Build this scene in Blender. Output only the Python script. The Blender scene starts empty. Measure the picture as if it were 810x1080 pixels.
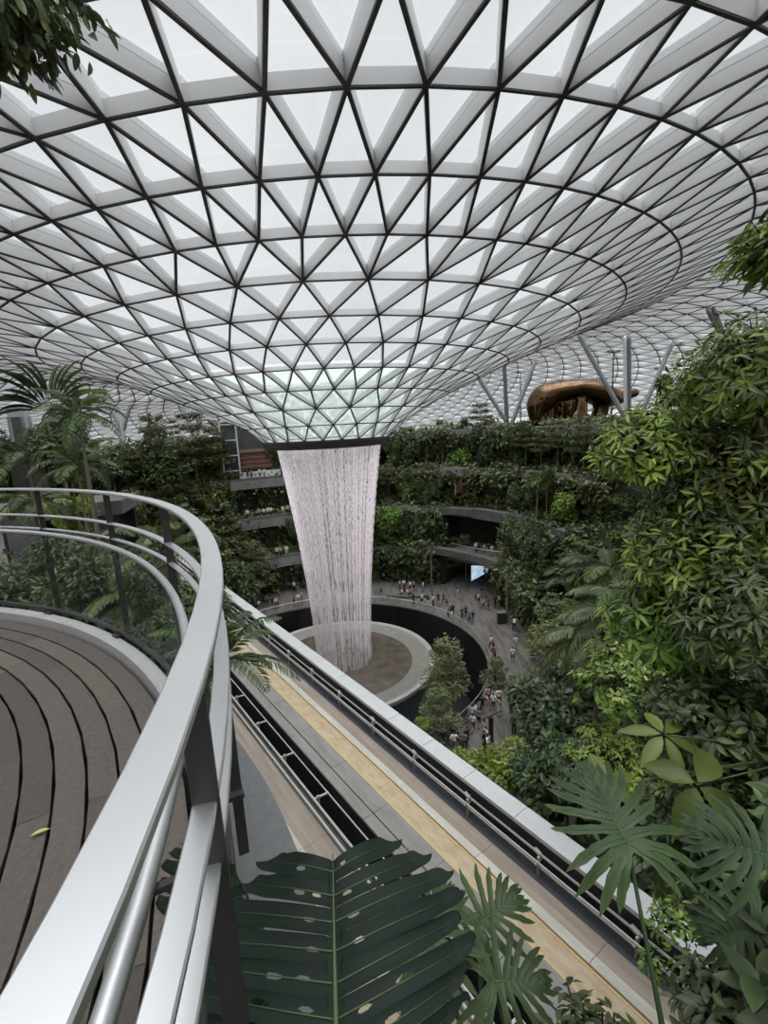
import bpy, bmesh, math, random
import numpy as np
from mathutils import Vector, Matrix

random.seed(7); RNG = np.random.default_rng(11)
SC = bpy.context.scene; COL = SC.collection
PI = math.pi
WATER_FILL_W = 19000.0  # power of each added spotlight on the water
EYE = 26.5                                   # eye height above the plaza (z = 0)
FPX, PITCH, ROLL = 495.0, math.atan(90/495), math.radians(3.1)
AX, AY = -5.5, 50.4                          # axis of the funnel roof
cP, sP, cR, sR = math.cos(PITCH), math.sin(PITCH), math.cos(ROLL), math.sin(ROLL)

# ------------------------------------------------------------------ camera
def ray(px, py):
    X = px-405; Y = 540-py
    a = (X*cR+Y*sR)/FPX; b = (-X*sR+Y*cR)/FPX
    return (a, cP+b*sP, -sP+b*cP)
def at_z(px, py, z):
    d = ray(px, py); k = (z-EYE)/d[2]
    return Vector((d[0]*k, d[1]*k, z))
def at_y(px, py, y):
    d = ray(px, py); k = y/d[1]
    return Vector((d[0]*k, y, EYE+d[2]*k))
def proj(p):
    x, y, z = p[0], p[1], p[2]-EYE
    d = y*cP-z*sP; u = y*sP+z*cP
    if d < .05: return (-9999, -9999, d)
    a = FPX*x/d; b = FPX*u/d
    return (405+a*cR-b*sR, 540-(a*sR+b*cR), d)
cam = bpy.data.cameras.new('camera'); co = bpy.data.objects.new('camera', cam); COL.objects.link(co)
r_, u_, f_ = Vector((1,0,0)), Vector((0,sP,cP)), Vector((0,cP,-sP))
rx = r_*cR-u_*sR; ux = r_*sR+u_*cR
M = Matrix((( rx.x, ux.x, -f_.x, 0), (rx.y, ux.y, -f_.y, 0), (rx.z, ux.z, -f_.z, EYE), (0,0,0,1)))
co.matrix_world = M
cam.sensor_fit = 'VERTICAL'; cam.sensor_height = 24.0; cam.lens = FPX/1080*24.0
cam.clip_start = .05; cam.clip_end = 600
SC.camera = co
vs = SC.view_settings
SC.display_settings.display_device = 'sRGB'
vs.view_transform = 'Standard'; vs.look = 'None'; vs.gamma = 1; vs.use_curve_mapping = False
vs.exposure = 0.12
SC.cycles.transparent_max_bounces = 32

# ------------------------------------------------------------------ materials
def _nt(name):
    m = bpy.data.materials.new(name); m.use_nodes = True
    nt = m.node_tree; nt.nodes.clear()
    out = nt.nodes.new('ShaderNodeOutputMaterial')
    return m, nt, out
def N(nt, t, **kw):
    n = nt.nodes.new(t)
    for k, v in kw.items():
        if k in n.inputs.keys() if isinstance(k, str) and k[0].isupper() else False: n.inputs[k].default_value = v
        else: setattr(n, k, v)
    return n
def c4(c): return (c[0], c[1], c[2], 1)
def mat(name, c, rough=.6, metal=0, c2=None, scale=4, island=0, bump=0, spec=.5, stretch=(1,1,1), rot=0):
    """principled with noise mottling between c and c2, optional per-island variation"""
    m, nt, out = _nt(name)
    b = N(nt, 'ShaderNodeBsdfPrincipled'); nt.links.new(b.outputs[0], out.inputs[0])
    b.inputs['Base Color'].default_value = c4(c); b.inputs['Roughness'].default_value = rough
    b.inputs['Metallic'].default_value = metal; b.inputs['Specular IOR Level'].default_value = spec
    last = None
    if c2 is not None or bump:
        tc = N(nt, 'ShaderNodeTexCoord'); mp = N(nt, 'ShaderNodeMapping'); mp.inputs['Scale'].default_value = stretch
        if rot:
            vr = N(nt, 'ShaderNodeVectorRotate', rotation_type='Z_AXIS'); vr.inputs['Angle'].default_value = rot; nt.links.new(tc.outputs['Object'], vr.inputs[0]); nt.links.new(vr.outputs[0], mp.inputs[0])
        else: nt.links.new(tc.outputs['Object'], mp.inputs[0])
        no = N(nt, 'ShaderNodeTexNoise'); no.inputs['Scale'].default_value = scale; no.inputs['Detail'].default_value = 6; no.inputs['Roughness'].default_value = .65
        nt.links.new(mp.outputs[0], no.inputs['Vector'])
    if c2 is not None:
        cr = N(nt, 'ShaderNodeValToRGB'); cr.color_ramp.elements[0].position = .3; cr.color_ramp.elements[1].position = .7
        cr.color_ramp.elements[0].color = c4(c); cr.color_ramp.elements[1].color = c4(c2)
        nt.links.new(no.outputs['Fac'], cr.inputs[0]); last = cr.outputs[0]
    if island:
        g = N(nt, 'ShaderNodeNewGeometry'); hs = N(nt, 'ShaderNodeHueSaturation')
        mr = N(nt, 'ShaderNodeMapRange'); mr.inputs['To Min'].default_value = 1-island; mr.inputs['To Max'].default_value = 1+island
        nt.links.new(g.outputs['Random Per Island'], mr.inputs[0]); nt.links.new(mr.outputs[0], hs.inputs['Value'])
        hs.inputs['Color'].default_value = c4(c)
        if last: nt.links.new(last, hs.inputs['Color'])
        last = hs.outputs[0]
    if last: nt.links.new(last, b.inputs['Base Color'])
    if bump:
        bp = N(nt, 'ShaderNodeBump'); bp.inputs['Strength'].default_value = bump; bp.inputs['Distance'].default_value = .02
        nt.links.new(no.outputs['Fac'], bp.inputs['Height']); nt.links.new(bp.outputs[0], b.inputs['Normal'])
    return m
def leafmat(name, c, c2, rough=.36, trans=.22, hue=.02, obj=.12, spec=.5):
    """leaf: colour varies leaf by leaf and plant by plant, light comes partly through"""
    m, nt, out = _nt(name)
    g = N(nt, 'ShaderNodeNewGeometry'); oi = N(nt, 'ShaderNodeObjectInfo')
    cr = N(nt, 'ShaderNodeValToRGB'); cr.color_ramp.elements[0].color = c4(c); cr.color_ramp.elements[1].color = c4(c2)
    nt.links.new(g.outputs['Random Per Island'], cr.inputs[0])
    hs = N(nt, 'ShaderNodeHueSaturation'); nt.links.new(cr.outputs[0], hs.inputs['Color'])
    mr = N(nt, 'ShaderNodeMapRange'); mr.inputs['To Min'].default_value = .5-hue; mr.inputs['To Max'].default_value = .5+hue
    nt.links.new(oi.outputs['Random'], mr.inputs[0]); nt.links.new(mr.outputs[0], hs.inputs['Hue'])
    mv = N(nt, 'ShaderNodeMapRange'); mv.inputs['To Min'].default_value = 1-obj; mv.inputs['To Max'].default_value = 1+obj
    ml = N(nt, 'ShaderNodeMath', operation='MULTIPLY'); ml.inputs[1].default_value = 7.13
    fr = N(nt, 'ShaderNodeMath', operation='FRACT')
    nt.links.new(oi.outputs['Random'], ml.inputs[0]); nt.links.new(ml.outputs[0], fr.inputs[0]); nt.links.new(fr.outputs[0], mv.inputs[0])
    tc = N(nt, 'ShaderNodeTexCoord'); no = N(nt, 'ShaderNodeTexNoise'); no.inputs['Scale'].default_value = .55; no.inputs['Detail'].default_value = 3
    nt.links.new(tc.outputs['Object'], no.inputs['Vector'])
    mn = N(nt, 'ShaderNodeMapRange'); mn.inputs['From Min'].default_value = .34; mn.inputs['From Max'].default_value = .66; mn.inputs['To Min'].default_value = .62; mn.inputs['To Max'].default_value = 1.5
    nt.links.new(no.outputs['Fac'], mn.inputs[0]); mm = N(nt, 'ShaderNodeMath', operation='MULTIPLY')
    nt.links.new(mv.outputs[0], mm.inputs[0]); nt.links.new(mn.outputs[0], mm.inputs[1]); nt.links.new(mm.outputs[0], hs.inputs['Value'])
    b = N(nt, 'ShaderNodeBsdfPrincipled'); b.inputs['Roughness'].default_value = rough; b.inputs['Specular IOR Level'].default_value = spec
    nt.links.new(hs.outputs[0], b.inputs['Base Color'])
    t = N(nt, 'ShaderNodeBsdfTranslucent'); nt.links.new(hs.outputs[0], t.inputs[0])
    mx = N(nt, 'ShaderNodeMixShader'); mx.inputs[0].default_value = trans
    nt.links.new(b.outputs[0], mx.inputs[1]); nt.links.new(t.outputs[0], mx.inputs[2]); nt.links.new(mx.outputs[0], out.inputs[0])
    return m
def glassmat(name, tint, gl=.06, rough=.03, milk=0, milkc=(.7,.8,.75)):
    m, nt, out = _nt(name)
    t = N(nt, 'ShaderNodeBsdfTransparent'); t.inputs[0].default_value = c4(tint)
    g = N(nt, 'ShaderNodeBsdfGlossy'); g.inputs['Roughness'].default_value = rough
    mx = N(nt, 'ShaderNodeMixShader'); mx.inputs[0].default_value = gl
    nt.links.new(t.outputs[0], mx.inputs[1]); nt.links.new(g.outputs[0], mx.inputs[2])
    last = mx
    if milk:
        d = N(nt, 'ShaderNodeBsdfTranslucent'); d.inputs[0].default_value = c4(milkc)
        m2 = N(nt, 'ShaderNodeMixShader'); m2.inputs[0].default_value = milk
        nt.links.new(mx.outputs[0], m2.inputs[1]); nt.links.new(d.outputs[0], m2.inputs[2]); last = m2
    nt.links.new(last.outputs[0], out.inputs[0])
    return m

MT = {}
MT['roof_steel'] = mat('roof_steel', (.63,.615,.62), .42, 0, (.68,.665,.67), .6)
MT['roof_fin'] = mat('roof_fin', (.68,.70,.695), .4)
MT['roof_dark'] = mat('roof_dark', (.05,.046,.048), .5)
MT['roof_glass'] = glassmat('roof_glass', (.97,.985,.985), .05)
MT['roof_glass_green'] = glassmat('roof_glass_green', (.90,.955,.92), .05, milk=.28, milkc=(.78,.85,.79))
MT['rim'] = mat('rim', (.05,.048,.045), .6, c2=(.08,.075,.07), scale=2)
MT['steel'] = mat('steel', (.76,.76,.77), .42, 1, (.82,.82,.83), 3, stretch=(1,1,1))
MT['thin_glass'] = glassmat('thin_glass', (.965,.975,.97), .02)
MT['steel_side'] = mat('steel_side', (.42,.42,.43), .3, 1)
MT['post_dark'] = mat('post_dark', (.045,.042,.04), .45, .3)
MT['clear_glass'] = glassmat('clear_glass', (.93,.96,.95), .05)
MT['curb'] = mat('curb', (.36,.35,.34), .7, c2=(.42,.41,.40), scale=9)
MT['wood'] = mat('wood', (.066,.052,.043), .62, c2=(.112,.089,.073), scale=6, island=.3, bump=.25, stretch=(6,6,1))
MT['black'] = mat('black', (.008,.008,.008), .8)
MT['concrete'] = mat('concrete', (.20,.195,.185), .85, c2=(.27,.26,.25), scale=1.5, bump=.2)
MT['concrete_dark'] = mat('concrete_dark', (.085,.083,.078), .85, c2=(.15,.147,.14), scale=.8, bump=.2)
MT['coping'] = mat('coping', (.50,.50,.50), .55, c2=(.56,.56,.56), scale=3, island=.05)
MT['track_brown'] = mat('track_brown', (.23,.185,.15), .85, c2=(.37,.305,.25), scale=2.6, stretch=(.12,1.6,1), rot=-2.2, bump=.15)
MT['track_yellow'] = mat('track_yellow', (.40,.29,.165), .85, c2=(.52,.43,.32), scale=3.2, stretch=(.5,1.2,1), rot=-2.2, bump=.2)
MT['track_line'] = mat('track_line', (.55,.36,.14), .8, c2=(.62,.45,.22), scale=5)
MT['track_white'] = mat('track_white', (.42,.39,.33), .8, c2=(.56,.53,.47), scale=3, stretch=(.3,1.5,1), rot=-2.2)
MT['track_grey'] = mat('track_grey', (.21,.195,.18), .85, c2=(.29,.27,.25), scale=2.4, stretch=(.3,1.3,1), rot=-2.2, bump=.2)
MT['track_dark'] = mat('track_dark', (.02,.02,.022), .7)
MT['pipe'] = mat('pipe', (.48,.46,.42), .5, .2)
MT['plaza'] = None
MT['soil'] = mat('soil', (.018,.018,.012), .95, c2=(.03,.034,.016), scale=2, bump=.6)
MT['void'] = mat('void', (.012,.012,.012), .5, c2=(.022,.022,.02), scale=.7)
MT['white_paint'] = mat('white_paint', (.72,.72,.72), .5)
MT['grey_paint'] = mat('grey_paint', (.36,.36,.38), .5)
MT['grey_dark_paint'] = mat('grey_dark_paint', (.17,.17,.185), .5)
MT['bark'] = mat('bark', (.14,.12,.095), .9, c2=(.24,.21,.17), scale=5, bump=.4)
MT['bark_dark'] = mat('bark_dark', (.035,.028,.02), .9, c2=(.06,.05,.038), scale=5, bump=.4)

# ------------------------------------------------------------------ mesh building
class MB:
    def __init__(s): s.v = []; s.f = []; s.m = []
    def add(s, vs, fs, m=0):
        o = len(s.v); s.v += [tuple(v) for v in vs]
        s.f += [tuple(i+o for i in f) for f in fs]; s.m += [m]*len(fs)
    def hexa(s, c, m=0, caps=None):
        """eight corners: 0-3 bottom ring, 4-7 top ring"""
        s.add(c, [(3,2,1,0),(4,5,6,7),(0,1,5,4),(1,2,6,5),(2,3,7,6),(3,0,4,7)], m)
    def box(s, c, sx, sy, sz, rz=0, m=0):
        ca, sa = math.cos(rz), math.sin(rz); P = []
        for z in (-.5,.5):
            for x, y in ((-.5,-.5),(.5,-.5),(.5,.5),(-.5,.5)):
                X, Y = x*sx, y*sy
                P.append((c[0]+X*ca-Y*sa, c[1]+X*sa+Y*ca, c[2]+z*sz))
        s.hexa(P, m)
    def bar(s, p, q, w, d, n, m=0, off=0):
        """box from p to q, width w, from height off to off+d along n"""
        p, q, n = Vector(p), Vector(q), Vector(n)
        t = (q-p).normalized(); sd = t.cross(n).normalized()*(w/2); n = sd.cross(t).normalized()
        b, tp = n*off, n*(off+d)
        s.hexa([p-sd+b, q-sd+b, q+sd+b, p+sd+b, p-sd+tp, q-sd+tp, q+sd+tp, p+sd+tp], m)
    def tube(s, pts, rad, k=8, m=0, cap=True, closed=False):
        pts = [Vector(p) for p in pts]; n = len(pts)
        rads = rad if isinstance(rad, (list, tuple)) else [rad]*n
        o = len(s.v); prev = None
        for i, p in enumerate(pts):
            a = pts[i-1] if i > 0 else (pts[-1] if closed else pts[0]); b = pts[(i+1) % n] if (i < n-1 or closed) else pts[-1]
            t = (b-a).normalized()
            if prev is None:
                ref = Vector((0,0,1)) if abs(t.z) < .9 else Vector((1,0,0)); x = ref.cross(t).normalized()
            else: x = (prev-t*prev.dot(t)).normalized()
            prev = x; y = t.cross(x)
            for j in range(k):
                an = 2*PI*j/k; s.v.append(tuple(p+(x*math.cos(an)+y*math.sin(an))*rads[i]))
        for i in range(n if closed else n-1):
            for j in range(k):
                a, b = o+i*k+j, o+i*k+(j+1) % k; c, d = o+((i+1) % n)*k+(j+1) % k, o+((i+1) % n)*k+j
                s.f.append((a,b,c,d)); s.m.append(m)
        if cap and not closed:
            s.f.append(tuple(o+j for j in range(k))[::-1]); s.m.append(m)
            s.f.append(tuple(o+(n-1)*k+j for j in range(k))); s.m.append(m)
    def sweep(s, pts, prof, nrm=None, m=0, closed=False):
        """profile [(side, up)...] swept on a path with z up"""
        pts = [Vector(p) for p in pts]; n = len(pts); k = len(prof); o = len(s.v)
        for i, p in enumerate(pts):
            a = pts[i-1] if (i > 0 or closed) else pts[0]; b = pts[(i+1) % n] if (i < n-1 or closed) else pts[-1]
            t = (b-a); t.z = 0; t.normalize(); sd = Vector((t.y, -t.x, 0))
            for x, y in prof: s.v.append(tuple(p+sd*x+Vector((0,0,y))))
        for i in range(n if closed else n-1):
            for j in range(k):
                s.f.append((o+i*k+j, o+((i+1)%n)*k+j, o+((i+1)%n)*k+(j+1)%k, o+i*k+(j+1)%k)); s.m.append(m)
        if not closed:
            s.f.append(tuple(o+j for j in range(k))); s.m.append(m)
            s.f.append(tuple(o+(n-1)*k+j for j in range(k))[::-1]); s.m.append(m)
    def lathe(s, c, prof, k=64, m=0, a0=0, a1=2*PI):
        o = len(s.v); full = abs(a1-a0-2*PI) < 1e-6; cols = k if full else k+1
        for r, z in prof:
            for j in range(cols):
                an = a0+(a1-a0)*j/k; s.v.append((c[0]+r*math.sin(an), c[1]+r*math.cos(an), c[2]+z))
        for i in range(len(prof)-1):
            for j in range(k):
                j2 = (j+1) % cols
                s.f.append((o+i*cols+j, o+i*cols+j2, o+(i+1)*cols+j2, o+(i+1)*cols+j)); s.m.append(m)
    def ball(s, c, rx, ry, rz, m=0, nu=12, nv=8):
        o = len(s.v)
        for i in range(nv+1):
            th = PI*i/nv
            for j in range(nu):
                an = 2*PI*j/nu; s.v.append((c[0]+rx*math.sin(th)*math.cos(an), c[1]+ry*math.sin(th)*math.sin(an), c[2]+rz*math.cos(th)))
        for i in range(nv):
            for j in range(nu):
                s.f.append((o+i*nu+j, o+(i+1)*nu+j, o+(i+1)*nu+(j+1)%nu, o+i*nu+(j+1)%nu)); s.m.append(m)
    def mesh(s, name, mats, smooth=False, loc=None):
        me = bpy.data.meshes.new(name)
        v = s.v if loc is None else [(a-loc[0], b-loc[1], c-loc[2]) for a, b, c in s.v]
        me.from_pydata(v, [], s.f)
        for q in (mats if isinstance(mats, (list, tuple)) else [mats]): me.materials.append(q)
        if len(me.polygons): me.polygons.foreach_set('material_index', s.m)
        if smooth: me.polygons.foreach_set('use_smooth', [True]*len(me.polygons))
        me.validate(); me.update(); return me
    def build(s, name, mats, parent=None, smooth=False, loc=None):
        """link as one object; loc = where its origin goes (world), children are relative to the parent's origin"""
        if parent is not None and loc is None: loc = wloc(parent)
        o = bpy.data.objects.new(name, s.mesh(name, mats, smooth, loc)); COL.objects.link(o)
        if parent is not None: o.parent = parent
        elif loc is not None: o.location = loc
        return o
def wloc(o):
    v = Vector(o.location)
    while o.parent: o = o.parent; v = v+Vector(o.location)
    return tuple(v)
def struct(o): o['kind'] = 'structure'; return o
THINGS = []
def tag(o, label, cat, group=None, kind=None):
    o['label'] = label; o['category'] = cat
    if group: o['group'] = group
    if kind: o['kind'] = kind
    THINGS.append(o); return o
def empty(name, loc, rz=0):
    o = bpy.data.objects.new(name, None); COL.objects.link(o); o.location = loc; o.rotation_euler = (0,0,rz)
    o.empty_display_size = .2; return o
def meshobj(name, me, parent=None, loc=(0,0,0), rot=(0,0,0), sc=(1,1,1)):
    o = bpy.data.objects.new(name, me); COL.objects.link(o)
    o.parent = parent; o.location = loc; o.rotation_euler = rot; o.scale = sc; return o
def pol(r, psi, z=0):                        # polar about the roof axis, psi in degrees from +y towards +x
    a = math.radians(psi); return Vector((AX+r*math.sin(a), AY+r*math.cos(a), z))

# ------------------------------------------------------------------ world: bright overcast sky
w = bpy.data.worlds.new('world'); SC.world = w; w.use_nodes = True; nt = w.node_tree; nt.nodes.clear()
out = nt.nodes.new('ShaderNodeOutputWorld'); bg = nt.nodes.new('ShaderNodeBackground'); nt.links.new(bg.outputs[0], out.inputs[0])
tc = nt.nodes.new('ShaderNodeTexCoord'); no = nt.nodes.new('ShaderNodeTexNoise'); no.inputs['Scale'].default_value = 2.2; no.inputs['Detail'].default_value = 7; no.inputs['Roughness'].default_value = .55
cr = nt.nodes.new('ShaderNodeValToRGB'); cr.color_ramp.elements[0].position = .32; cr.color_ramp.elements[1].position = .68
cr.color_ramp.elements[0].color = (.69,.73,.76,1); cr.color_ramp.elements[1].color = (.83,.845,.86,1)
nt.links.new(tc.outputs['Generated'], no.inputs['Vector']); nt.links.new(no.outputs['Fac'], cr.inputs[0]); nt.links.new(cr.outputs[0], bg.inputs[0])
# overcast: the cloud layer is brightest overhead, where the veiled midday sun stands
sz = nt.nodes.new('ShaderNodeSeparateXYZ'); nt.links.new(tc.outputs['Generated'], sz.inputs[0])
mr = nt.nodes.new('ShaderNodeMapRange'); mr.interpolation_type = 'SMOOTHSTEP'
for k_, v_ in (('From Min',.62),('From Max',1.0),('To Min',.95),('To Max',5.2)): mr.inputs[k_].default_value = v_
nt.links.new(sz.outputs[2], mr.inputs[0]); nt.links.new(mr.outputs[0], bg.inputs[1])
# ------------------------------------------------------------------ the gridshell roof
RR = [6.81,8.63,11.29,14.29,17.48,20.54,23.61,27.10,30.53,33.98,37.51,41.0]
ZZ = [-1.0,.37,1.69,2.93,4.05,5.12,5.98,6.74,7.32,7.73,7.90,7.5]
NN = [24]*3+[48]*5+[96]*4
for k, dz in enumerate([-.32,-.38,-.44,-.5,-.55,-.6,-.65,-.7,-.75,-.8,-.85,-.9,-.95]):
    RR.append(RR[-1]+3.4); ZZ.append(ZZ[-1]+dz); NN.append(96)
NR = len(RR)
D2 = math.radians
# the funnel is round at its mouth and a leaning oval further out
RAX = -6.316
def oval(R):                                 # centre shift, x squeeze, lean (rise per metre of x)
    q = min(R, 39)/35
    return RAX+2.517*q*q+.55*max(0, min(1, (14-R)/6)), 1-.179*q, (-.0291*q+.0782*q*q)*min(1, 39/R)
TW = [0]*9+[D2(-.9), D2(-1.9), D2(-2.9)]+[D2(-3.2)]*(NR-12)
def rpt(i, th):                              # th from the direction of the camera (-y), towards +x
    th = th+TW[i]; cx, e, k = oval(RR[i]); sx = RR[i]*math.sin(th)
    return Vector((cx+e*sx, AY-RR[i]*math.cos(th), EYE+ZZ[i]+k*sx))
def rnorm(i, th):
    a, b = max(i-1, 0), min(i+1, NR-1)
    t1 = rpt(b, th)-rpt(a, th); t2 = rpt(i, th+.01)-rpt(i, th-.01); n = t1.cross(t2).normalized()
    return n if n.z > 0 else -n
def roof_z(x, y):
    R = math.hypot(x-AX, y-AY)
    for _ in range(12):
        cx, e, k = oval(max(R, 6)); R = math.hypot((x-cx)/e, y-AY)
    cx, e, k = oval(max(R, 6)); return EYE+float(np.interp(R, RR, ZZ))+k*(x-cx)/e
PH = [0]*NR
def th_at(i, px): return min(np.linspace(-.8,.8,4001), key=lambda t: abs(proj(rpt(i, t))[0]-px))
PH[7] = (th_at(7,389.6)+th_at(7,318))/2+D2(3.75)
for i in (6,5,4,3): PH[i] = PH[i+1]+D2(3.75)
# the ring-3 node nearest pixel 337 carries a ring-2 node
best = min(range(48), key=lambda k: abs(proj(rpt(3, PH[3]+k*D2(7.5)))[0]-337.5) + (0 if math.cos(PH[3]+k*D2(7.5)) > .7 else 999))
PH[2] = PH[3]+best*D2(7.5); PH[1] = PH[2]+D2(7.5); PH[0] = PH[1]+D2(7.5)
PH[8] = PH[7]
for i in range(9, NR): PH[i] = PH[i-1]+D2(1.875)
DEP = [.34,.36,.38,.42,.46,.5,.54,.56]+[.62]*(NR-8)
roof = struct(empty('ceiling', (AX, AY, EYE+8)))
W_ = .125
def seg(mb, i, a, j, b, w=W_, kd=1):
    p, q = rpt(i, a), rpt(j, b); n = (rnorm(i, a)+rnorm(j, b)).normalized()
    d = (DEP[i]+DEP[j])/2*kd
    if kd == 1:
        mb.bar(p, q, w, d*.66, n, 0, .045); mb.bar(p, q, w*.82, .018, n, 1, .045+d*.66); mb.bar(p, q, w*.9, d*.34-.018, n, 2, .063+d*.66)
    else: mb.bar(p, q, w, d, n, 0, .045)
    mb.bar(p, q, w*.85, .045, n, 1, 0)  # near-black underside cap, its shade put into the colour
for i in range(NR):
    mb = MB(); st = 2*PI/NN[i]
    for k in range(NN[i]): seg(mb, i, PH[i]+k*st, i, PH[i]+(k+1)*st, W_*.95, .62)
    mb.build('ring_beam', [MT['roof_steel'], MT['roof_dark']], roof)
for fam, nm in ((1, 'clockwise_rib'), (-1, 'anticlockwise_rib')):
    ribs = [[(0, PH[0]+k*2*PI/24)] for k in range(24)]
    for i in range(NR-1):
        h = PI/NN[i+1] if NN[i] == NN[i+1] else 2*PI/NN[i+1]
        for r in ribs: r.append((i+1, r[-1][1]+fam*h))
        if NN[i+1] != NN[i]:
            for k in range(NN[i]):
                a = PH[i]+k*2*PI/NN[i]
                ribs.append([(i, a), (i+1, a)] if fam == 1 else [(i+1, a)])
    for r in ribs:
        mb = MB()
        for (i, a), (j, b) in zip(r, r[1:]): seg(mb, i, a, j, b)
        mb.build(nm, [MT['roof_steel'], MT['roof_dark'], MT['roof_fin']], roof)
# glazing on top of the members
def top(i, a): return rpt(i, a)+rnorm(i, a)*(DEP[i]+.1)
for lo, hi, nm, m in ((0, 4, 'tinted_glazing', 'roof_glass_green'), (4, NR-1, 'glazing', 'roof_glass')):
    mb = MB()
    for i in range(lo, hi):
        st = 2*PI/NN[i+1]
        if NN[i] == NN[i+1]:
            for k in range(NN[i]):
                a = PH[i]+k*st
                mb.add([top(i, a), top(i+1, a+st/2), top(i+1, a-st/2)], [(0,1,2)])
                mb.add([top(i, a), top(i, a+st), top(i+1, a+st/2)], [(0,1,2)])
        else:
            for k in range(NN[i]):
                a = PH[i]+k*2*st
                mb.add([top(i, a), top(i+1, a), top(i+1, a-st)], [(0,1,2)])
                mb.add([top(i, a), top(i+1, a+st), top(i+1, a)], [(0,1,2)])
                mb.add([top(i, a), top(i, a+2*st), top(i+1, a+st)], [(0,1,2)])
    mb.build(nm, MT[m], roof)
# dark gutter band around the oculus
mb = MB(); K = 96; prof = [(1.02,.02),(1.015,-.2),(.96,-.72),(.86,-.8),(.845,-.55),(.9,-.05),(1.0,.06)]
for f, z in prof:
    for j in range(K): p = rpt(0, 2*PI*j/K); c = Vector((oval(RR[0])[0], AY, p.z)); mb.v.append(tuple(c+(p-c)*f+Vector((0,0,z))))
for i in range(len(prof)):
    for j in range(K): a, b = i*K, ((i+1) % len(prof))*K; mb.f.append((a+j, a+(j+1)%K, b+(j+1)%K, b+j)); mb.m.append(0)
mb.build('oculus_rim', MT['rim'], roof)
mb = MB(); K = 96
for f, z in ((1,-.1),(1.006,-.1),(1.006,.8),(1,.8)):
    for j in range(K): p = rpt(NR-1, 2*PI*j/K); c = Vector((oval(90)[0], AY, p.z)); mb.v.append(tuple(c+(p-c)*f+Vector((0,0,z))))
for i in range(4):
    for j in range(K): a, b = i*K, ((i+1) % 4)*K; mb.f.append((a+j, a+(j+1)%K, b+(j+1)%K, b+j)); mb.m.append(0)
mb.build('eave_ring', MT['roof_steel'], roof)

# ------------------------------------------------------------------ the water
m, nt, out = _nt('falling_water'); MT['falling_water'] = m
tc = N(nt, 'ShaderNodeTexCoord'); sx = N(nt, 'ShaderNodeSeparateXYZ'); nt.links.new(tc.outputs['Object'], sx.inputs[0])
at = N(nt, 'ShaderNodeMath', operation='ARCTAN2'); nt.links.new(sx.outputs[0], at.inputs[0]); nt.links.new(sx.outputs[1], at.inputs[1])
def nz(sa, sz, det):
    cx = N(nt, 'ShaderNodeCombineXYZ')
    ma = N(nt, 'ShaderNodeMath', operation='MULTIPLY'); ma.inputs[1].default_value = sa; nt.links.new(at.outputs[0], ma.inputs[0])
    mz = N(nt, 'ShaderNodeMath', operation='MULTIPLY'); mz.inputs[1].default_value = sz; nt.links.new(sx.outputs[2], mz.inputs[0])
    nt.links.new(ma.outputs[0], cx.inputs[0]); nt.links.new(mz.outputs[0], cx.inputs[2])
    n = N(nt, 'ShaderNodeTexNoise'); n.inputs['Scale'].default_value = 1; n.inputs['Detail'].default_value = det
    nt.links.new(cx.outputs[0], n.inputs['Vector']); return n
n1 = nz(24, .55, 3); n2 = nz(60, 2.6, 1); n3 = nz(7, .10, 2)
def mathn(op, a, b, clamp=False):
    q = N(nt, 'ShaderNodeMath', operation=op); q.use_clamp = clamp
    for i, v in enumerate((a, b)):
        if isinstance(v, (int, float)): q.inputs[i].default_value = v
        else: nt.links.new(v, q.inputs[i])
    return q.outputs[0]
# droplets (high contrast) near the lip, softer strands further down
zt = N(nt, 'ShaderNodeMapRange'); zt.inputs['From Min'].default_value = 6; zt.inputs['From Max'].default_value = 21; nt.links.new(sx.outputs[2], zt.inputs[0])
lo = mathn('ADD', mathn('MULTIPLY', n1.outputs['Fac'], .9), mathn('MULTIPLY', n3.outputs['Fac'], .7))
lo = mathn('SUBTRACT', lo, .50)
hi = mathn('ADD', mathn('MULTIPLY', n2.outputs['Fac'], 2.6), mathn('MULTIPLY', n1.outputs['Fac'], 1.5))
hi = mathn('SUBTRACT', mathn('MULTIPLY', hi, 2.8), 4.95)
mixv = N(nt, 'ShaderNodeMix'); nt.links.new(zt.outputs[0], mixv.inputs[0]); nt.links.new(mathn('MAXIMUM', lo, .08), mixv.inputs[2]); nt.links.new(mathn('MAXIMUM', mathn('MINIMUM', hi, .95), .03), mixv.inputs[3])
n4 = nz(16, .05, 2)
stk = mathn('ADD', mathn('MULTIPLY', n4.outputs['Fac'], 1.6), .18)
fac = mathn('MINIMUM', mathn('MULTIPLY', mathn('MULTIPLY', mixv.outputs[0], stk), .56), .85)
tr = N(nt, 'ShaderNodeBsdfTransparent')
df = N(nt, 'ShaderNodeBsdfDiffuse'); df.inputs[0].default_value = (.93,.88,.90,1)
tl = N(nt, 'ShaderNodeBsdfTranslucent'); tl.inputs[0].default_value = (.95,.91,.93,1)
md = N(nt, 'ShaderNodeMixShader'); md.inputs[0].default_value = .5; nt.links.new(df.outputs[0], md.inputs[1]); nt.links.new(tl.outputs[0], md.inputs[2])
mx = N(nt, 'ShaderNodeMixShader'); nt.links.new(fac, mx.inputs[0]); nt.links.new(tr.outputs[0], mx.inputs[1]); nt.links.new(md.outputs[0], mx.inputs[2]); nt.links.new(mx.outputs[0], out.inputs[0])
WFX, WFY = RAX+.85, AY
fall = empty('waterfall', (WFX, WFY, 0))
tag(fall, 'tall white curtain waterfall dropping from the roof opening into the round pool', 'waterfall')
ztop = EYE-1.62
def fall_r(z):
    t = 1-(z-.25)/(ztop-.25); return 3.05+(5.42-3.05)*(1-t)**1.7
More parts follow.
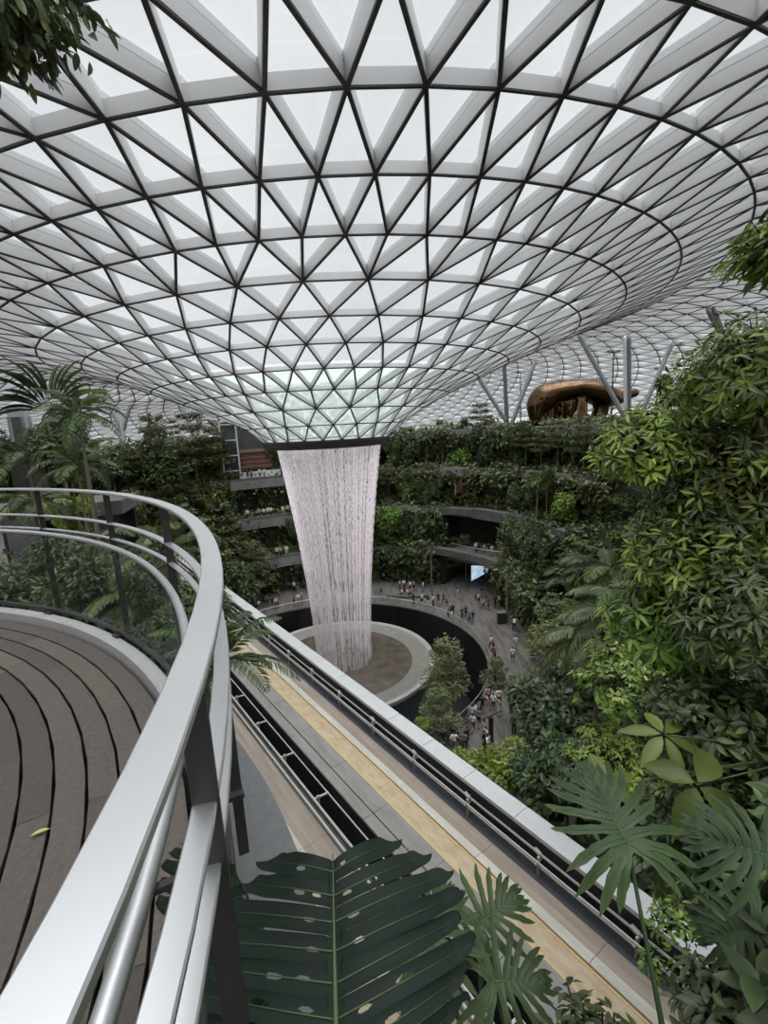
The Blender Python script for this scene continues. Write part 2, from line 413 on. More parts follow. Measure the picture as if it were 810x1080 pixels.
mb = MB(); mb.lathe((WFX, WFY, 0), [(fall_r(z), z) for z in np.linspace(ztop, .25, 41)], 128); mb.build('spray_curtain', MT['falling_water'], fall, smooth=True)
# separate falling strands that break into drops below the lip
m, nt, out = _nt('water_strand'); MT['water_strand'] = m
df = N(nt, 'ShaderNodeBsdfDiffuse'); df.inputs[0].default_value = (.95,.91,.93,1); tl = N(nt, 'ShaderNodeBsdfTranslucent'); tl.inputs[0].default_value = (.95,.91,.93,1)
md = N(nt, 'ShaderNodeMixShader'); md.inputs[0].default_value = .5; nt.links.new(df.outputs[0], md.inputs[1]); nt.links.new(tl.outputs[0], md.inputs[2])
tr = N(nt, 'ShaderNodeBsdfTransparent'); mx = N(nt, 'ShaderNodeMixShader'); mx.inputs[0].default_value = .62; nt.links.new(tr.outputs[0], mx.inputs[1]); nt.links.new(md.outputs[0], mx.inputs[2]); nt.links.new(mx.outputs[0], out.inputs[0])
g_ = np.random.default_rng(3); mb = MB()
for k in range(330):
    an = g_.uniform(0, 2*PI); dr = g_.normal()*.10-.06; z = ztop-g_.uniform(0,.4); wd_ = g_.uniform(.022,.05)
    while z > .6:
        f = z/ztop; L = g_.uniform(.25,.9) if f > .55 else g_.uniform(1.2,3.2); z1 = max(z-L, .3); w_ = wd_*(.55+.45*min(1, f/.6))
        P = []
        for zz in (z1, z):
            r = fall_r(zz)+dr; cx, cy = WFX+r*math.sin(an), WFY+r*math.cos(an); tx, ty = math.cos(an), -math.sin(an); nx, ny = math.sin(an), math.cos(an)
            P += [(cx-tx*w_, cy-ty*w_, zz), (cx-nx*w_*.5, cy-ny*w_*.5, zz), (cx+tx*w_, cy+ty*w_, zz), (cx+nx*w_*.5, cy+ny*w_*.5, zz)]
        mb.hexa(P); z = z1-(g_.uniform(.1,.5) if f > .55 else g_.uniform(.2,1.2)); an += g_.normal()*.004
o = mb.build('falling_strands', MT['water_strand'], fall); o['kind'] = 'stuff'

# ------------------------------------------------------------------ plaza, pool void and basin
m, nt, out = _nt('plaza_paving'); MT['plaza'] = m
b = N(nt, 'ShaderNodeBsdfPrincipled'); nt.links.new(b.outputs[0], out.inputs[0]); b.inputs['Roughness'].default_value = .62
tc = N(nt, 'ShaderNodeTexCoord'); mp = N(nt, 'ShaderNodeMapping'); mp.inputs['Rotation'].default_value = (0,0,.7); mp.inputs['Scale'].default_value = (1.0,.16,1)
nt.links.new(tc.outputs['Object'], mp.inputs[0])
n1 = N(nt, 'ShaderNodeTexNoise'); n1.inputs['Scale'].default_value = 1.6; n1.inputs['Detail'].default_value = 6; nt.links.new(mp.outputs[0], n1.inputs['Vector'])
cr = N(nt, 'ShaderNodeValToRGB'); cr.color_ramp.elements[0].position = .36; cr.color_ramp.elements[1].position = .62
cr.color_ramp.elements[0].color = (.095,.082,.074,1); cr.color_ramp.elements[1].color = (.18,.16,.145,1)
nt.links.new(n1.outputs['Fac'], cr.inputs[0]); nt.links.new(cr.outputs[0], b.inputs['Base Color'])
PCX, PCY, PR = -7.3, 50.4, 18.0
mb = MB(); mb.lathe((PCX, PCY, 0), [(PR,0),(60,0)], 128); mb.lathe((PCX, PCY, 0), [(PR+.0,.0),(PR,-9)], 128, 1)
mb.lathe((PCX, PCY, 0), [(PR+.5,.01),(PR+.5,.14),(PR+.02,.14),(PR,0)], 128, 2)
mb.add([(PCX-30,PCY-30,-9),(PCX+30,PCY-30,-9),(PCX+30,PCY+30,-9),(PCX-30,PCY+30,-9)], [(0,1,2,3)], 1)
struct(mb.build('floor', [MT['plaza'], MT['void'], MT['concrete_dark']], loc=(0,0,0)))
pool = empty('pool', (-6.0, 50.4, 0)); px_, py_ = -6.0, 50.4
tag(pool, 'round pool basin with pale rim and brown water catching the waterfall', 'pool')
MT['basin_rim'] = mat('basin_rim', (.34,.34,.31), .5, c2=(.40,.40,.37), scale=1.5)
MT['basin_inner'] = mat('basin_inner', (.20,.19,.165), .4, c2=(.27,.255,.225), scale=1.2)
m, nt, out = _nt('pool_water'); MT['pool_water'] = m
b = N(nt, 'ShaderNodeBsdfPrincipled'); nt.links.new(b.outputs[0], out.inputs[0]); b.inputs['Roughness'].default_value = .16
b.inputs['Base Color'].default_value = (.12,.095,.07,1)
tc = N(nt, 'ShaderNodeTexCoord'); n1 = N(nt, 'ShaderNodeTexNoise'); n1.inputs['Scale'].default_value = .7; nt.links.new(tc.outputs['Object'], n1.inputs['Vector'])
bp = N(nt, 'ShaderNodeBump'); bp.inputs['Strength'].default_value = .25; bp.inputs['Distance'].default_value = .1; nt.links.new(n1.outputs['Fac'], bp.inputs['Height']); nt.links.new(bp.outputs[0], b.inputs['Normal'])
cr = N(nt, 'ShaderNodeValToRGB'); cr.color_ramp.elements[0].position = .35; cr.color_ramp.elements[1].position = .65
cr.color_ramp.elements[0].color = (.10,.08,.06,1); cr.color_ramp.elements[1].color = (.15,.125,.10,1); nt.links.new(n1.outputs['Fac'], cr.inputs[0]); nt.links.new(cr.outputs[0], b.inputs['Base Color'])
mb = MB(); mb.lathe((px_,py_,.25), [(10.9,-.3),(10.9,.05),(10.6,.1),(10.3,.02)], 96, 0); mb.build('basin_rim', MT['basin_rim'], pool)
mb = MB(); mb.lathe((px_,py_,.25), [(10.3,.02),(9.2,-.08),(7.6,-.3)], 96, 0); mb.build('sloping_apron', MT['basin_inner'], pool)
mb = MB(); mb.lathe((px_,py_,.25), [(8.9,-.2),(.01,-.2)], 96, 0); mb.build('water', MT['pool_water'], pool)
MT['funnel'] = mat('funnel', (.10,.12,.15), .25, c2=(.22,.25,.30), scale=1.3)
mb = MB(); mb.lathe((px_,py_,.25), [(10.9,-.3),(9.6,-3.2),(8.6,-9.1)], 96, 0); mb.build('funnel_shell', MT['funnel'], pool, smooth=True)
bal = empty('glass_balustrade', (PCX, PCY, 0)); tag(bal, 'curved glass balustrade with steel handrail around the dark pool void', 'balustrade')
mb = MB(); mb.lathe((PCX,PCY,.14), [(PR+.30,0),(PR+.30,1.02),(PR+.285,1.02),(PR+.285,0)], 96); mb.build('glass_panel', MT['thin_glass'], bal)
mb = MB(); mb.tube([(PCX+(PR+.29)*math.sin(a), PCY+(PR+.29)*math.cos(a), 1.18) for a in np.linspace(0, 2*PI, 97)[:-1]], .035, 6, closed=True); mb.build('handrail', MT['steel'], bal, smooth=True)

# ------------------------------------------------------------------ the train guideway
U = Vector((-.59,.81,0)).normalized(); NV = Vector((U.y,-U.x,0))
def gp(s, v, z): return U*s+NV*v+Vector((0,0,z))
S0, S1 = -14.0, 62.0
MT['trough'] = mat('trough', (.045,.046,.052), .6, c2=(.075,.075,.082), scale=2, stretch=(.2,1.4,1), rot=-2.2)
gw = empty('train_guideway', gp(10, 8.5, 12)); tag(gw, 'elevated concrete train guideway crossing diagonally below the curved deck railing', 'guideway')
def strip(name, v0, v1, z0, z1, m, n=1, gap=.0, s0=S0, s1=S1):
    mb = MB(); L = (s1-s0)/n
    for k in range(n):
        a, b = s0+k*L+gap/2, s0+(k+1)*L-gap/2
        mb.hexa([gp(a,v0,z0),gp(a,v1,z0),gp(b,v1,z0),gp(b,v0,z0),gp(a,v0,z1),gp(a,v1,z1),gp(b,v1,z1),gp(b,v0,z1)])
    return mb.build(name, MT[m], gw)
strip('girder', 7.3, 11.0, 11.2, 12.86, 'concrete_dark')
strip('parapet_wall', 10.62, 11.15, 11.6, 13.86, 'track_dark')  # near-black colour puts the deep shade of the trough on the wall
strip('parapet_coping', 10.56, 11.24, 13.86, 14.0, 'coping', 34, .02)
strip('cable_trough', 10.06, 10.62, 12.2, 12.9, 'trough')
strip('running_surface', 9.5, 10.06, 12.8, 13.0, 'track_brown', 20, .012)
strip('running_kerb', 9.22, 9.5, 12.8, 13.05, 'track_white', 20, .015)
strip('centre_channel', 8.55, 9.22, 12.75, 12.97, 'track_yellow', 14, .012)
strip('edge_line', 8.47, 8.55, 12.75, 12.985, 'track_line')
strip('edge_line', 9.14, 9.2, 12.75, 12.985, 'track_line')
strip('walkway_slab', 7.8, 8.47, 12.75, 13.0, 'track_grey', 26, .015)
strip('walkway_slab', 7.35, 7.75, 12.75, 13.0, 'track_grey', 26, .015)
strip('slab_joint', 7.74, 7.81, 12.6, 12.9, 'track_dark')
strip('girder', 2.2, 6.5, 11.2, 12.8, 'concrete_dark')
strip('inner_wall', 7.3, 7.36, 11.2, 12.99, 'track_dark')
strip('inner_wall', 6.44, 6.5, 11.2, 12.99, 'track_dark')
strip('running_surface', 5.15, 6.05, 12.75, 13.0, 'track_brown', 20, .012)
strip('running_kerb', 4.9, 5.15, 12.75, 13.05, 'track_white', 20, .015)
strip('centre_channel', 4.1, 4.9, 12.75, 12.97, 'track_yellow', 14, .012)
strip('running_surface', 2.4, 4.1, 12.75, 13.0, 'track_brown', 20, .012)
for v, z, r in ((10.27,13.42,.035),(10.50,13.5,.04),(10.36,13.2,.03)):
    mb = MB(); mb.tube([gp(S0,v,z), gp(S1,v,z)], r, 6); mb.build('power_rail', MT['pipe'], gw)
for v, z, r in ((6.12,13.12,.05),(6.34,13.2,.05),(6.95,13.1,.03)):
    mb = MB(); mb.tube([gp(S0,v,z), gp(S1,v,z)], r, 6); mb.build('power_rail', MT['pipe'], gw)
s = S0+1
while s < S1:
    mb = MB(); mb.bar(gp(s,10.2,13.33), gp(s,10.62,13.35), .07, .06, (0,0,1)); mb.bar(gp(s,10.33,12.9), gp(s,10.33,13.52), .06, .1, NV)
    mb.bar(gp(s,10.46,13.5), gp(s+.22,10.46,13.56), .12, .07, (0,0,1)); mb.build('rail_bracket', MT['pipe'], gw)
    if s+1 < S1:
        mb = MB(); mb.bar(gp(s+1,6.3,13.12), gp(s+1,6.98,13.05), .07, .06, (0,0,1)); mb.bar(gp(s+1,6.5,12.6), gp(s+1,6.5,13.2), .06, .09, NV); mb.build('rail_bracket', MT['pipe'], gw)
    s += 2.9
# piers
for s in (6, 30, 50):
    for v in (4.4, 9.2):
        mb = MB(); mb.tube([gp(s,v,-.2), gp(s,v,11.3)], .75, 16); mb.build('pier', MT['concrete'], gw)

# ------------------------------------------------------------------ curved viewing deck and railing
DC = Vector((-5.6,-.4,0)); DZ = EYE-1.7
def dk(r, a, z): return Vector((DC.x+r*math.sin(a), DC.y+r*math.cos(a), z))     # a from +y towards +x
mb = MB(); rnd = random.Random(3)
r = 5.16
while r > .6:
    r0 = r-.127; L = 1.7/r; a = rnd.uniform(0, L)
    a_end = a+2*PI
    while a < a_end-.02:
        b = min(a+L*rnd.uniform(.8,1.2), a_end); nseg = max(3, int((b-a)*14)); e = .0015/r
        for k in range(nseg):
            t0, t1 = a+e+(b-a-2*e)*k/nseg, a+e+(b-a-2*e)*(k+1)/nseg
            P = [dk(r0,t0,DZ-.025), dk(r,t0,DZ-.025), dk(r,t1,DZ-.025), dk(r0,t1,DZ-.025), dk(r0,t0,DZ), dk(r,t0,DZ), dk(r,t1,DZ), dk(r0,t1,DZ)]
            if k == 0: o = len(mb.v); mb.hexa(P)
            else:      # share the end ring so that a board is one island
                q = len(mb.v); mb.v += [tuple(P[i]) for i in (3,2,7,6)]
                pa = prev_end
                mb.f += [(pa[2],pa[3],q+3,q+2),(pa[1],q+1,q+3,pa[3]),(pa[0],pa[2],q+2,q+0),(pa[0],q+0,q+1,pa[1])]; mb.m += [0]*4
            prev_end = (o+3,o+2,o+7,o+6) if k == 0 else (q,q+1,q+2,q+3)
        a = b
    r -= .142
struct(mb.build('deck_floor', MT['wood'], loc=(DC.x,DC.y,DZ)))
mb = MB(); mb.lathe((DC.x,DC.y,DZ), [(0,-.1),(5.2,-.1),(5.3,-.35),(0,-.35)], 96); struct(mb.build('deck_substructure', MT['black'], loc=(DC.x,DC.y,DZ)))
mb = MB(); mb.lathe((DC.x,DC.y,DZ), [(5.19,-.1),(5.19,.07),(5.21,.08),(5.28,.08),(5.29,.07),(5.29,-.9),(5.19,-.9),(5.19,-.1)], 128); struct(mb.build('deck_kerb', MT['curb'], loc=(DC.x,DC.y,DZ)))
# concrete ledge outside the kerb
mb = MB()
a0, a1 = math.radians(38), math.radians(128); n = 24; prev = None
for k in range(n):
    t0, t1 = a0+(a1-a0)*k/n, a0+(a1-a0)*(k+1)/n; Z0, Z1 = 23.9, 24.3
    mb.hexa([dk(5.2,t0,Z0), dk(5.65,t0,Z0), dk(5.65,t1,Z0), dk(5.2,t1,Z0), dk(5.2,t0,Z1), dk(5.65,t0,Z1), dk(5.65,t1,Z1), dk(5.2,t1,Z1)])
MT['ledge'] = mat('ledge', (.12,.12,.122), .8, c2=(.16,.16,.162), scale=14)
struct(mb.build('deck_ledge', MT['ledge'], loc=tuple(dk(6,math.radians(80),23.3))))

rail = empty('deck_railing', dk(5.3, math.radians(60), DZ)); tag(rail, 'brushed steel railing curving around the wooden deck in the foreground', 'railing')
A0, A1 = math.radians(-75), math.radians(150)
arc = lambda r, z, n=120: [dk(r, a, z) for a in np.linspace(A0, A1, n)]
def flat(name, r0, r1, zt, th, m='steel', bev=.003):
    w = (r1-r0)/2
    mb = MB(); mb.sweep(arc((r0+r1)/2, zt), [(w-bev,0),(w,-bev),(w,-th+bev),(w-bev,-th),(-w+bev,-th),(-w,-th+bev),(-w,-bev),(-w+bev,0)])
    return mb.build(name, [MT[m]], rail)
HT = .40
flat('top_rail', 5.338, 5.402, EYE-HT, .018)
flat('flat_rail', 5.348, 5.392, EYE-.655, .014)
flat('flat_rail', 5.352, 5.385, EYE-.785, .014)
mb = MB(); mb.tube(arc(5.25, EYE-.80), .019, 12); mb.build('tube_handrail', MT['steel'], rail, smooth=True)
flat('glass_channel', 5.295, 5.325, DZ+.13, .03, 'post_dark')
posts = [math.radians(25.6+13.0*k) for k in range(-7,10)]
posts = [a for a in posts if A0 < a < A1]
for a in posts:
    mb = MB()
    for z0, z1 in ((DZ-.25, EYE-HT-.018),):
        P = []
        for z in (z0, z1):
            for r, t in ((5.348,-.006),(5.395,-.006),(5.395,.006),(5.348,.006)):
                P.append(dk(r, a+t/5.37, z))
        mb.hexa(P)
    p = mb.build('post', MT['post_dark'], rail)
    mb = MB(); mb.bar(dk(5.25,a,EYE-.825), dk(5.36,a,EYE-.80), .016, .012, (0,0,1)); mb.build('handrail_bracket', MT['post_dark'], rail)
    mb = MB(); P = []
    for z in (DZ+.08, DZ+.10):
        for r, t in ((5.26,-.05),(5.40,-.05),(5.40,.05),(5.26,.05)): P.append(dk(r, a+t/5.37, z))
    mb.hexa(P); mb.build('post_foot', MT['post_dark'], rail)
for a, b in zip(posts, posts[1:]):
    mb = MB(); e = .012/5.3; ts = np.linspace(a+e, b-e, 9)
    for t0, t1 in zip(ts, ts[1:]):
        mb.hexa([dk(5.306,t0,DZ+.10), dk(5.316,t0,DZ+.10), dk(5.316,t1,DZ+.10), dk(5.306,t1,DZ+.10), dk(5.306,t0,EYE-.84), dk(5.316,t0,EYE-.84), dk(5.316,t1,EYE-.84), dk(5.306,t1,EYE-.84)])
    mb.build('glass_panel', MT['clear_glass'], rail)
# a fallen leaf on the boards
p = at_z(43, 879, DZ+.004)
mb = MB(); L = .075; n = 7; pts = []
for k in range(n+1):
    t = k/n; wd = .011*math.sin(PI*min(t*1.02,1))**.8; pts.append((t*L-L/2, wd, .004+.008*math.sin(t*PI)))
V = [(x, y, z+.002) for x, y, z in pts]+[(x, 0, z) for x, y, z in pts]+[(x, -y, z+.002) for x, y, z in pts]
F = []
for k in range(n): F += [(k,k+1,n+1+k+1,n+1+k),(n+1+k,n+1+k+1,2*n+2+k+1,2*n+2+k)]
mb.add(V, F)
MT['dry_leaf'] = mat('dry_leaf', (.46,.43,.16), .6, c2=(.38,.36,.12), scale=60)
o = mb.build('fallen_leaf', MT['dry_leaf']); o.location = p; o.rotation_euler = (0,0,.5); tag(o, 'small yellow fallen leaf lying on the dark deck boards', 'leaf')
# ------------------------------------------------------------------ terraced valley sides
def interp(x, xs, ys): return float(np.interp(x, xs, ys))
PSX = [-180,-165,-150,-120,-60,0,30,60,75,100,120,150,165,180]
RBY = [44,42,38,32,29,29,29,26.5,24.5,23,23,31,42,44]
WBY = [4,6,10,14,10,9,9,10,12,18,21,18,7,4]
LV = [0,6.2,12.5,18.8,25.0]
def psi_r(x, y):
    return math.degrees(math.atan2(x-AX, y-AY)), math.hypot(x-AX, y-AY)
def rb(ps): return interp(ps, PSX, RBY)
def wd(ps): return interp(ps, PSX, WBY)
def stepk(ps): return interp(ps, [-180,-150,-130,70,100,180], [0,0,1,1,0,0])
def rk(ps, k): return rb(ps)+wd(ps)*(k-1)/3.0                # radius at which level k starts (k = 1..4)
BANK = [(.15,-1.2),(.15,1.3),(1.7,1.75),(2.6,3.0),(4.6,5.0),(8,8),(13,11),(13,-1.2)]
def in_bank(x, y):
    c = False; n = len(BANK)
    for i in range(n):
        (x0,y0),(x1,y1) = BANK[i], BANK[i-1]
        if (y0 > y) != (y1 > y) and x < (x1-x0)*(y-y0)/(y1-y0)+x0: c = not c
    return c
def bank_edge(y): return float(np.interp(y, [1.3,1.75,3.0,5.0,8,11], [.4,1.7,2.6,4.6,8,13]))
def ground(x, y):
    if in_bank(x, y): return 22.6
    ps, r = psi_r(x, y); t = (r-rb(ps))/wd(ps)
    if 31 < ps < 53 and r < 35.2: return 0.0
    if t < 0: z = 0
    else:
        zs = 25*min(1, t*.9+.1)
        k = min(4, int(t*3+1e-6)+1); st = LV[k]
        q = stepk(ps); z = q*st+(1-q)*zs
    v = x*NV.x+y*NV.y
    if abs(ps) > 130:
        if 1.6 < v < 12.2: z = min(z, 11.0)
        if 12.2 <= v < 16: z = min(z, 11+(v-12.2)*1.6)
        if v <= 1.6: z = min(z, 22.4)
    if v < 1.2 and y > .5:
        s_ = x*U.x+y*U.y
        if 0 < s_ < 54 and v > -42: z = max(z, 22.4-max(0, s_-14)*.22)
    return z
mb = MB(); K = 240; RS = []
rows = []
for j in range(K+1):
    ps = -180+360*j/K; row = []
    rr = [rb(ps)-1.5]
    for k in range(1,5): rr += [rk(ps,k)-.02, rk(ps,k)+.02, rk(ps,k)+wd(ps)/6]
    rr += [rk(ps,4)+x for x in (1.5,3,5,7,9,12,16,22,30,45)]
    for r in rr:
        p = pol(r, ps); row.append((p.x, p.y, ground(p.x, p.y)-.02 if r > rb(ps) else -.3))
    rows.append(row)
n = len(rows[0]); mb.v = [v for r in rows for v in r]
for j in range(K):
    for i in range(n-1):
        mb.f.append((j*n+i, (j+1)*n+i, (j+1)*n+i+1, j*n+i+1)); mb.m.append(0)
struct(mb.build('valley_ground', MT['soil'], loc=(AX,AY,0)))
# planted bank along the left side of the guideway
mb = MB(); na, nb = 36, 28
for i in range(na+1):
    for j in range(nb+1):
        q = U*(1+52*i/na)+NV*(1.15-42*(j/nb)**1.5); mb.v.append((q.x, q.y, ground(q.x, q.y)-.04))
for i in range(na):
    for j in range(nb): a = i*(nb+1)+j; mb.f.append((a, a+nb+1, a+nb+2, a+1)); mb.m.append(0)
o_ = len(mb.v)
for i in range(na+1):
    q = U*(1+52*i/na)+NV*1.15; mb.v.append((q.x, q.y, 0))
for i in range(na): mb.f.append((i*(nb+1), o_+i, o_+i+1, (i+1)*(nb+1))); mb.m.append(0)
struct(mb.build('left_bank', MT['soil'], loc=(0,0,0)))
# concrete planter edges of the terraces
def arcpts(k, p0, p1, dr, z, n=60):
    return [pol(rk(ps,k)+dr, ps, z) for ps in np.linspace(p0, p1, n)]
def slab(name, k, p0, p1, dr0, dr1, z0, z1, m='concrete_dark', n=60):
    mb = MB(); ps = np.linspace(p0, p1, n)
    for a, b in zip(ps, ps[1:]):
        P = [pol(rk(a,k)+dr0,a,z0), pol(rk(a,k)+dr1,a,z0), pol(rk(b,k)+dr1,b,z0), pol(rk(b,k)+dr0,b,z0)]
        mb.hexa(P+[Vector((p.x,p.y,z1)) for p in P])
    return struct(mb.build(name, MT[m], loc=tuple(pol(rk(p0,k),p0,z0))))
for k in (1,2,3,4):
    slab('terrace_edge', k, -128, 78, -.9, .35, LV[k]-.95, LV[k]+.15, n=110)
slab('terrace_edge', 2, 30, 54, -.3, 6, LV[2]-1.3, LV[2]-.05, n=30)
# ------------------------------------------------------------------ foliage tools
T4 = (np.array([(0,0,0),(-.5,.45,.07),(0,1,-.06),(.5,.45,.07)]), [(0,2,1),(0,3,2)])
def _t10(droop=.22, fold=.10):
    v = [(0,0,0)]; ys = [.16,.38,.62,.84]; ws = [.30,.49,.45,.24]
    for y, w_ in zip(ys, ws):
        z = -droop*y*y
        v += [(-w_, y, z+fold*w_*1.6), (0, y, z), (w_, y, z+fold*w_*1.6)]
    v.append((0,1,-droop)); f = [(0,2,1),(0,3,2)]
    for i in range(3):
        a = 1+3*i; f += [(a,a+1,a+4,a+3),(a+1,a+2,a+5,a+4)]
    f += [(10,11,13),(11,12,13)]
    return np.array(v), f
T10 = _t10()
TB = _t10(.35, .16)
def unit(a): return a/np.maximum(np.linalg.norm(a, axis=-1, keepdims=True), 1e-9)
class LM:
    """collects leaves (vectorised) into one mesh"""
    def __init__(s): s.V = []; s.F = []; s.M = []; s.n = 0
    def leaves(s, P, D, Up, L, W, tpl=T4, mi=0):
        P = np.asarray(P, float); n = len(P)
        if n == 0: return
        D = unit(np.asarray(D, float)); X = unit(np.cross(D, np.asarray(Up, float)+1e-4)); Z = np.cross(X, D)
        L = np.broadcast_to(np.asarray(L, float), (n,)); W = np.broadcast_to(np.asarray(W, float), (n,))
        tv, tf = tpl; k = len(tv)
        V = (P[:,None,:] + tv[None,:,0,None]*(W[:,None,None]*X[:,None,:]) + tv[None,:,1,None]*(L[:,None,None]*D[:,None,:]) + tv[None,:,2,None]*(L[:,None,None]*Z[:,None,:]))
        s.V.append(V.reshape(-1,3))
        mi = np.broadcast_to(np.asarray(mi), (n,))
        for f in tf:
            s.F.append((np.array(f)[None,:]+(s.n+np.arange(n)*k)[:,None], mi))
        s.n += n*k
    def mb(s, mb, mi=0):
        V = np.array(mb.v, float).reshape(-1,3); s.V.append(V)
        for f in mb.f: s.F.append((np.array([f])+s.n, np.array([mi])))
        s.n += len(V)
    def mesh(s, name, mats):
        me = bpy.data.meshes.new(name); V = np.concatenate(s.V); me.vertices.add(len(V)); me.vertices.foreach_set('co', V.ravel())
        tot = sum(len(f) for f, m in s.F); lt = np.concatenate([np.full(len(f), f.shape[1]) for f, m in s.F])
        li = np.concatenate([f.ravel() for f, m in s.F]); mi = np.concatenate([m for f, m in s.F])
        ls = np.concatenate([[0], np.cumsum(lt)[:-1]])
        me.loops.add(len(li)); me.loops.foreach_set('vertex_index', li.astype(np.int32))
        me.polygons.add(tot); me.polygons.foreach_set('loop_start', ls.astype(np.int32)); me.polygons.foreach_set('loop_total', lt.astype(np.int32))
        for q in mats: me.materials.append(q)
        me.polygons.foreach_set('material_index', mi.astype(np.int32))
        me.update(calc_edges=True); return me
def rdir(n, g): return unit(g.normal(size=(n,3)))
LMAT = {
 'dark': leafmat('leaf_dark', (0.044,0.067,0.029), (0.110,0.151,0.060)),
 'mid': leafmat('leaf_mid', (0.066,0.094,0.027), (0.174,0.222,0.058)),
 'olive': leafmat('leaf_olive', (.125,.135,.058), (.235,.24,.11)),
 'blue': leafmat('leaf_blue', (.046,.070,.036), (.110,.145,.075)),
 'fern': leafmat('leaf_fern', (0.098,0.132,0.057), (0.155,0.201,0.098), trans=.35),
 'bright': leafmat('leaf_bright', (0.151,0.231,0.039), (0.343,0.473,0.079), trans=.38),
 'palmate': leafmat('leaf_palmate', (.10,.145,.030), (.17,.215,.05), trans=.35),
 'new': leafmat('leaf_new', (.38,.45,.08), (.52,.56,.16), trans=.4),
 'deep': leafmat('leaf_deep', (.0115,.020,.0125), (.015,.025,.015), rough=.5, trans=.10, spec=.15),
 'vein': leafmat('leaf_vein', (.075,.11,.04), (.085,.12,.045), trans=.1),
 'philo': leafmat('leaf_philo', (.045,.074,.027), (.062,.095,.037), rough=.45, trans=.2, spec=.3),
}
# ---- crown generators: all return a mesh about the origin
def crown_bushy(seed, rx, rz, n, L, mats, blobs=15, tpl=T4):
    g = np.random.default_rng(seed); m = LM(); P = []; D = []
    c = rdir(blobs, g)*np.array([rx*.62, rx*.62, rz*.62]); c[0] = 0
    for k in range(blobs):
        q = n//blobs; d = rdir(q, g); br = .42*rx*g.uniform(.75,1.15)
        P.append(c[k]+d*br*g.uniform(.72,1,(q,1))*np.array([1,1,min(1,rz/rx*1.1)])); D.append(d)
    P = np.concatenate(P); D = np.concatenate(D); N_ = len(P)
    dirn = D*.7+rdir(N_, g)*.6+np.array([0,0,-.25]); up = D*.8+np.array([0,0,.9])+rdir(N_, g)*.3
    m.leaves(P, dirn, up, L*g.uniform(.7,1.25,N_), L*.5*g.uniform(.8,1.1,N_), tpl, (g.random(N_) < .22).astype(int))
    return m.mesh('crown', [LMAT[q] for q in mats])
def crown_layered(seed, R, H, tiers, n, L, mats):
    g = np.random.default_rng(seed); m = LM(); P = []
    br = MB()
    for t in range(tiers):
        f = t/(tiers-1); z = H*(f-.5); Rt = R*(1-.62*f)*g.uniform(.85,1.1); nb = 7 if f < .8 else 5; a0 = g.uniform(0,6.28)
        for k in range(nb):
            an = a0+k*6.283/nb+g.uniform(-.3,.3); Lb = Rt*g.uniform(.7,1.05); q = int(n/tiers/nb*(.5+Rt/R*.7))
            br.tube([(0,0,z-.3), (Lb*.8*math.cos(an), Lb*.8*math.sin(an), z)], [.05,.015], 4, cap=False)
            u = g.uniform(.2,1,q)**.7; sp = .26*Lb*np.sqrt(u)
            x = u*Lb; y = g.normal(size=q)*sp*.75
            P.append(np.stack([x*math.cos(an)-y*math.sin(an), x*math.sin(an)+y*math.cos(an), z+g.normal(size=q)*.09*R*.6+.1*R*u*.5], 1))
    P = np.concatenate(P); N_ = len(P)
    dirn = unit(P*np.array([1,1,0])+1e-3)*.6+rdir(N_, g)*.7; dirn[:,2] *= .3
    m.leaves(P, dirn, np.array([0,0,1])+rdir(N_, g)*.35, L*g.uniform(.7,1.2,N_), L*.5*g.uniform(.8,1.1,N_), T4, (g.random(N_) < .2).astype(int))
    m.mb(br, len(mats))
    return m.mesh('crown', [LMAT[q] for q in mats]+[MT['bark']])
def frond_into(m, g, o, an, el, Lf, npair, lw, ll, curve=1.1, mi=0):
    """arching feather leaf starting at o"""
    pts = []; p = np.array(o, float); e = el; st = Lf/12
    for k in range(13):
        pts.append(p.copy()); p = p+st*np.array([math.cos(an)*math.cos(e), math.sin(an)*math.cos(e), math.sin(e)]); e -= curve/12*(.5+1.2*k/12)
    pts = np.array(pts); ts = np.linspace(.14, 1, npair)
    idx = ts*12; i0 = np.clip(idx.astype(int), 0, 11); fr = (idx-i0)[:,None]
    P = pts[i0]*(1-fr)+pts[i0+1]*fr; T = unit(pts[i0+1]-pts[i0])
    S = unit(np.cross(T, np.array([0,0,1.0]))); Un = np.cross(S, T)
    ln = ll*(np.sin(np.pi*np.clip(ts*.86+.12, 0, 1))**.6)
    for sg in (1,-1):
        d = S*sg*.85+T*.55-Un*.28+g.normal(size=P.shape)*.06
        m.leaves(P, d, Un+S*sg*.2, ln, lw, T4, mi)
    b = MB(); b.tube([tuple(q) for q in pts], [.03*Lf/3*(1-k/14) for k in range(13)], 4, cap=False); m.mb(b, mi)
def crown_palm(seed, nf, Lf, mats, npair=26, ll=.55, lw=.07, up=1.2, curve=1.5):
    g = np.random.default_rng(seed); m = LM()
    for k in range(nf):
        f = k/nf; frond_into(m, g, (0,0,0), k*2.39996+g.uniform(-.2,.2), up*(1-f*1.05)+g.uniform(-.1,.1), Lf*g.uniform(.85,1.1), npair, lw, ll, curve*g.uniform(.8,1.2), k % len(mats))
    return m.mesh('crown', [LMAT[q] for q in mats])
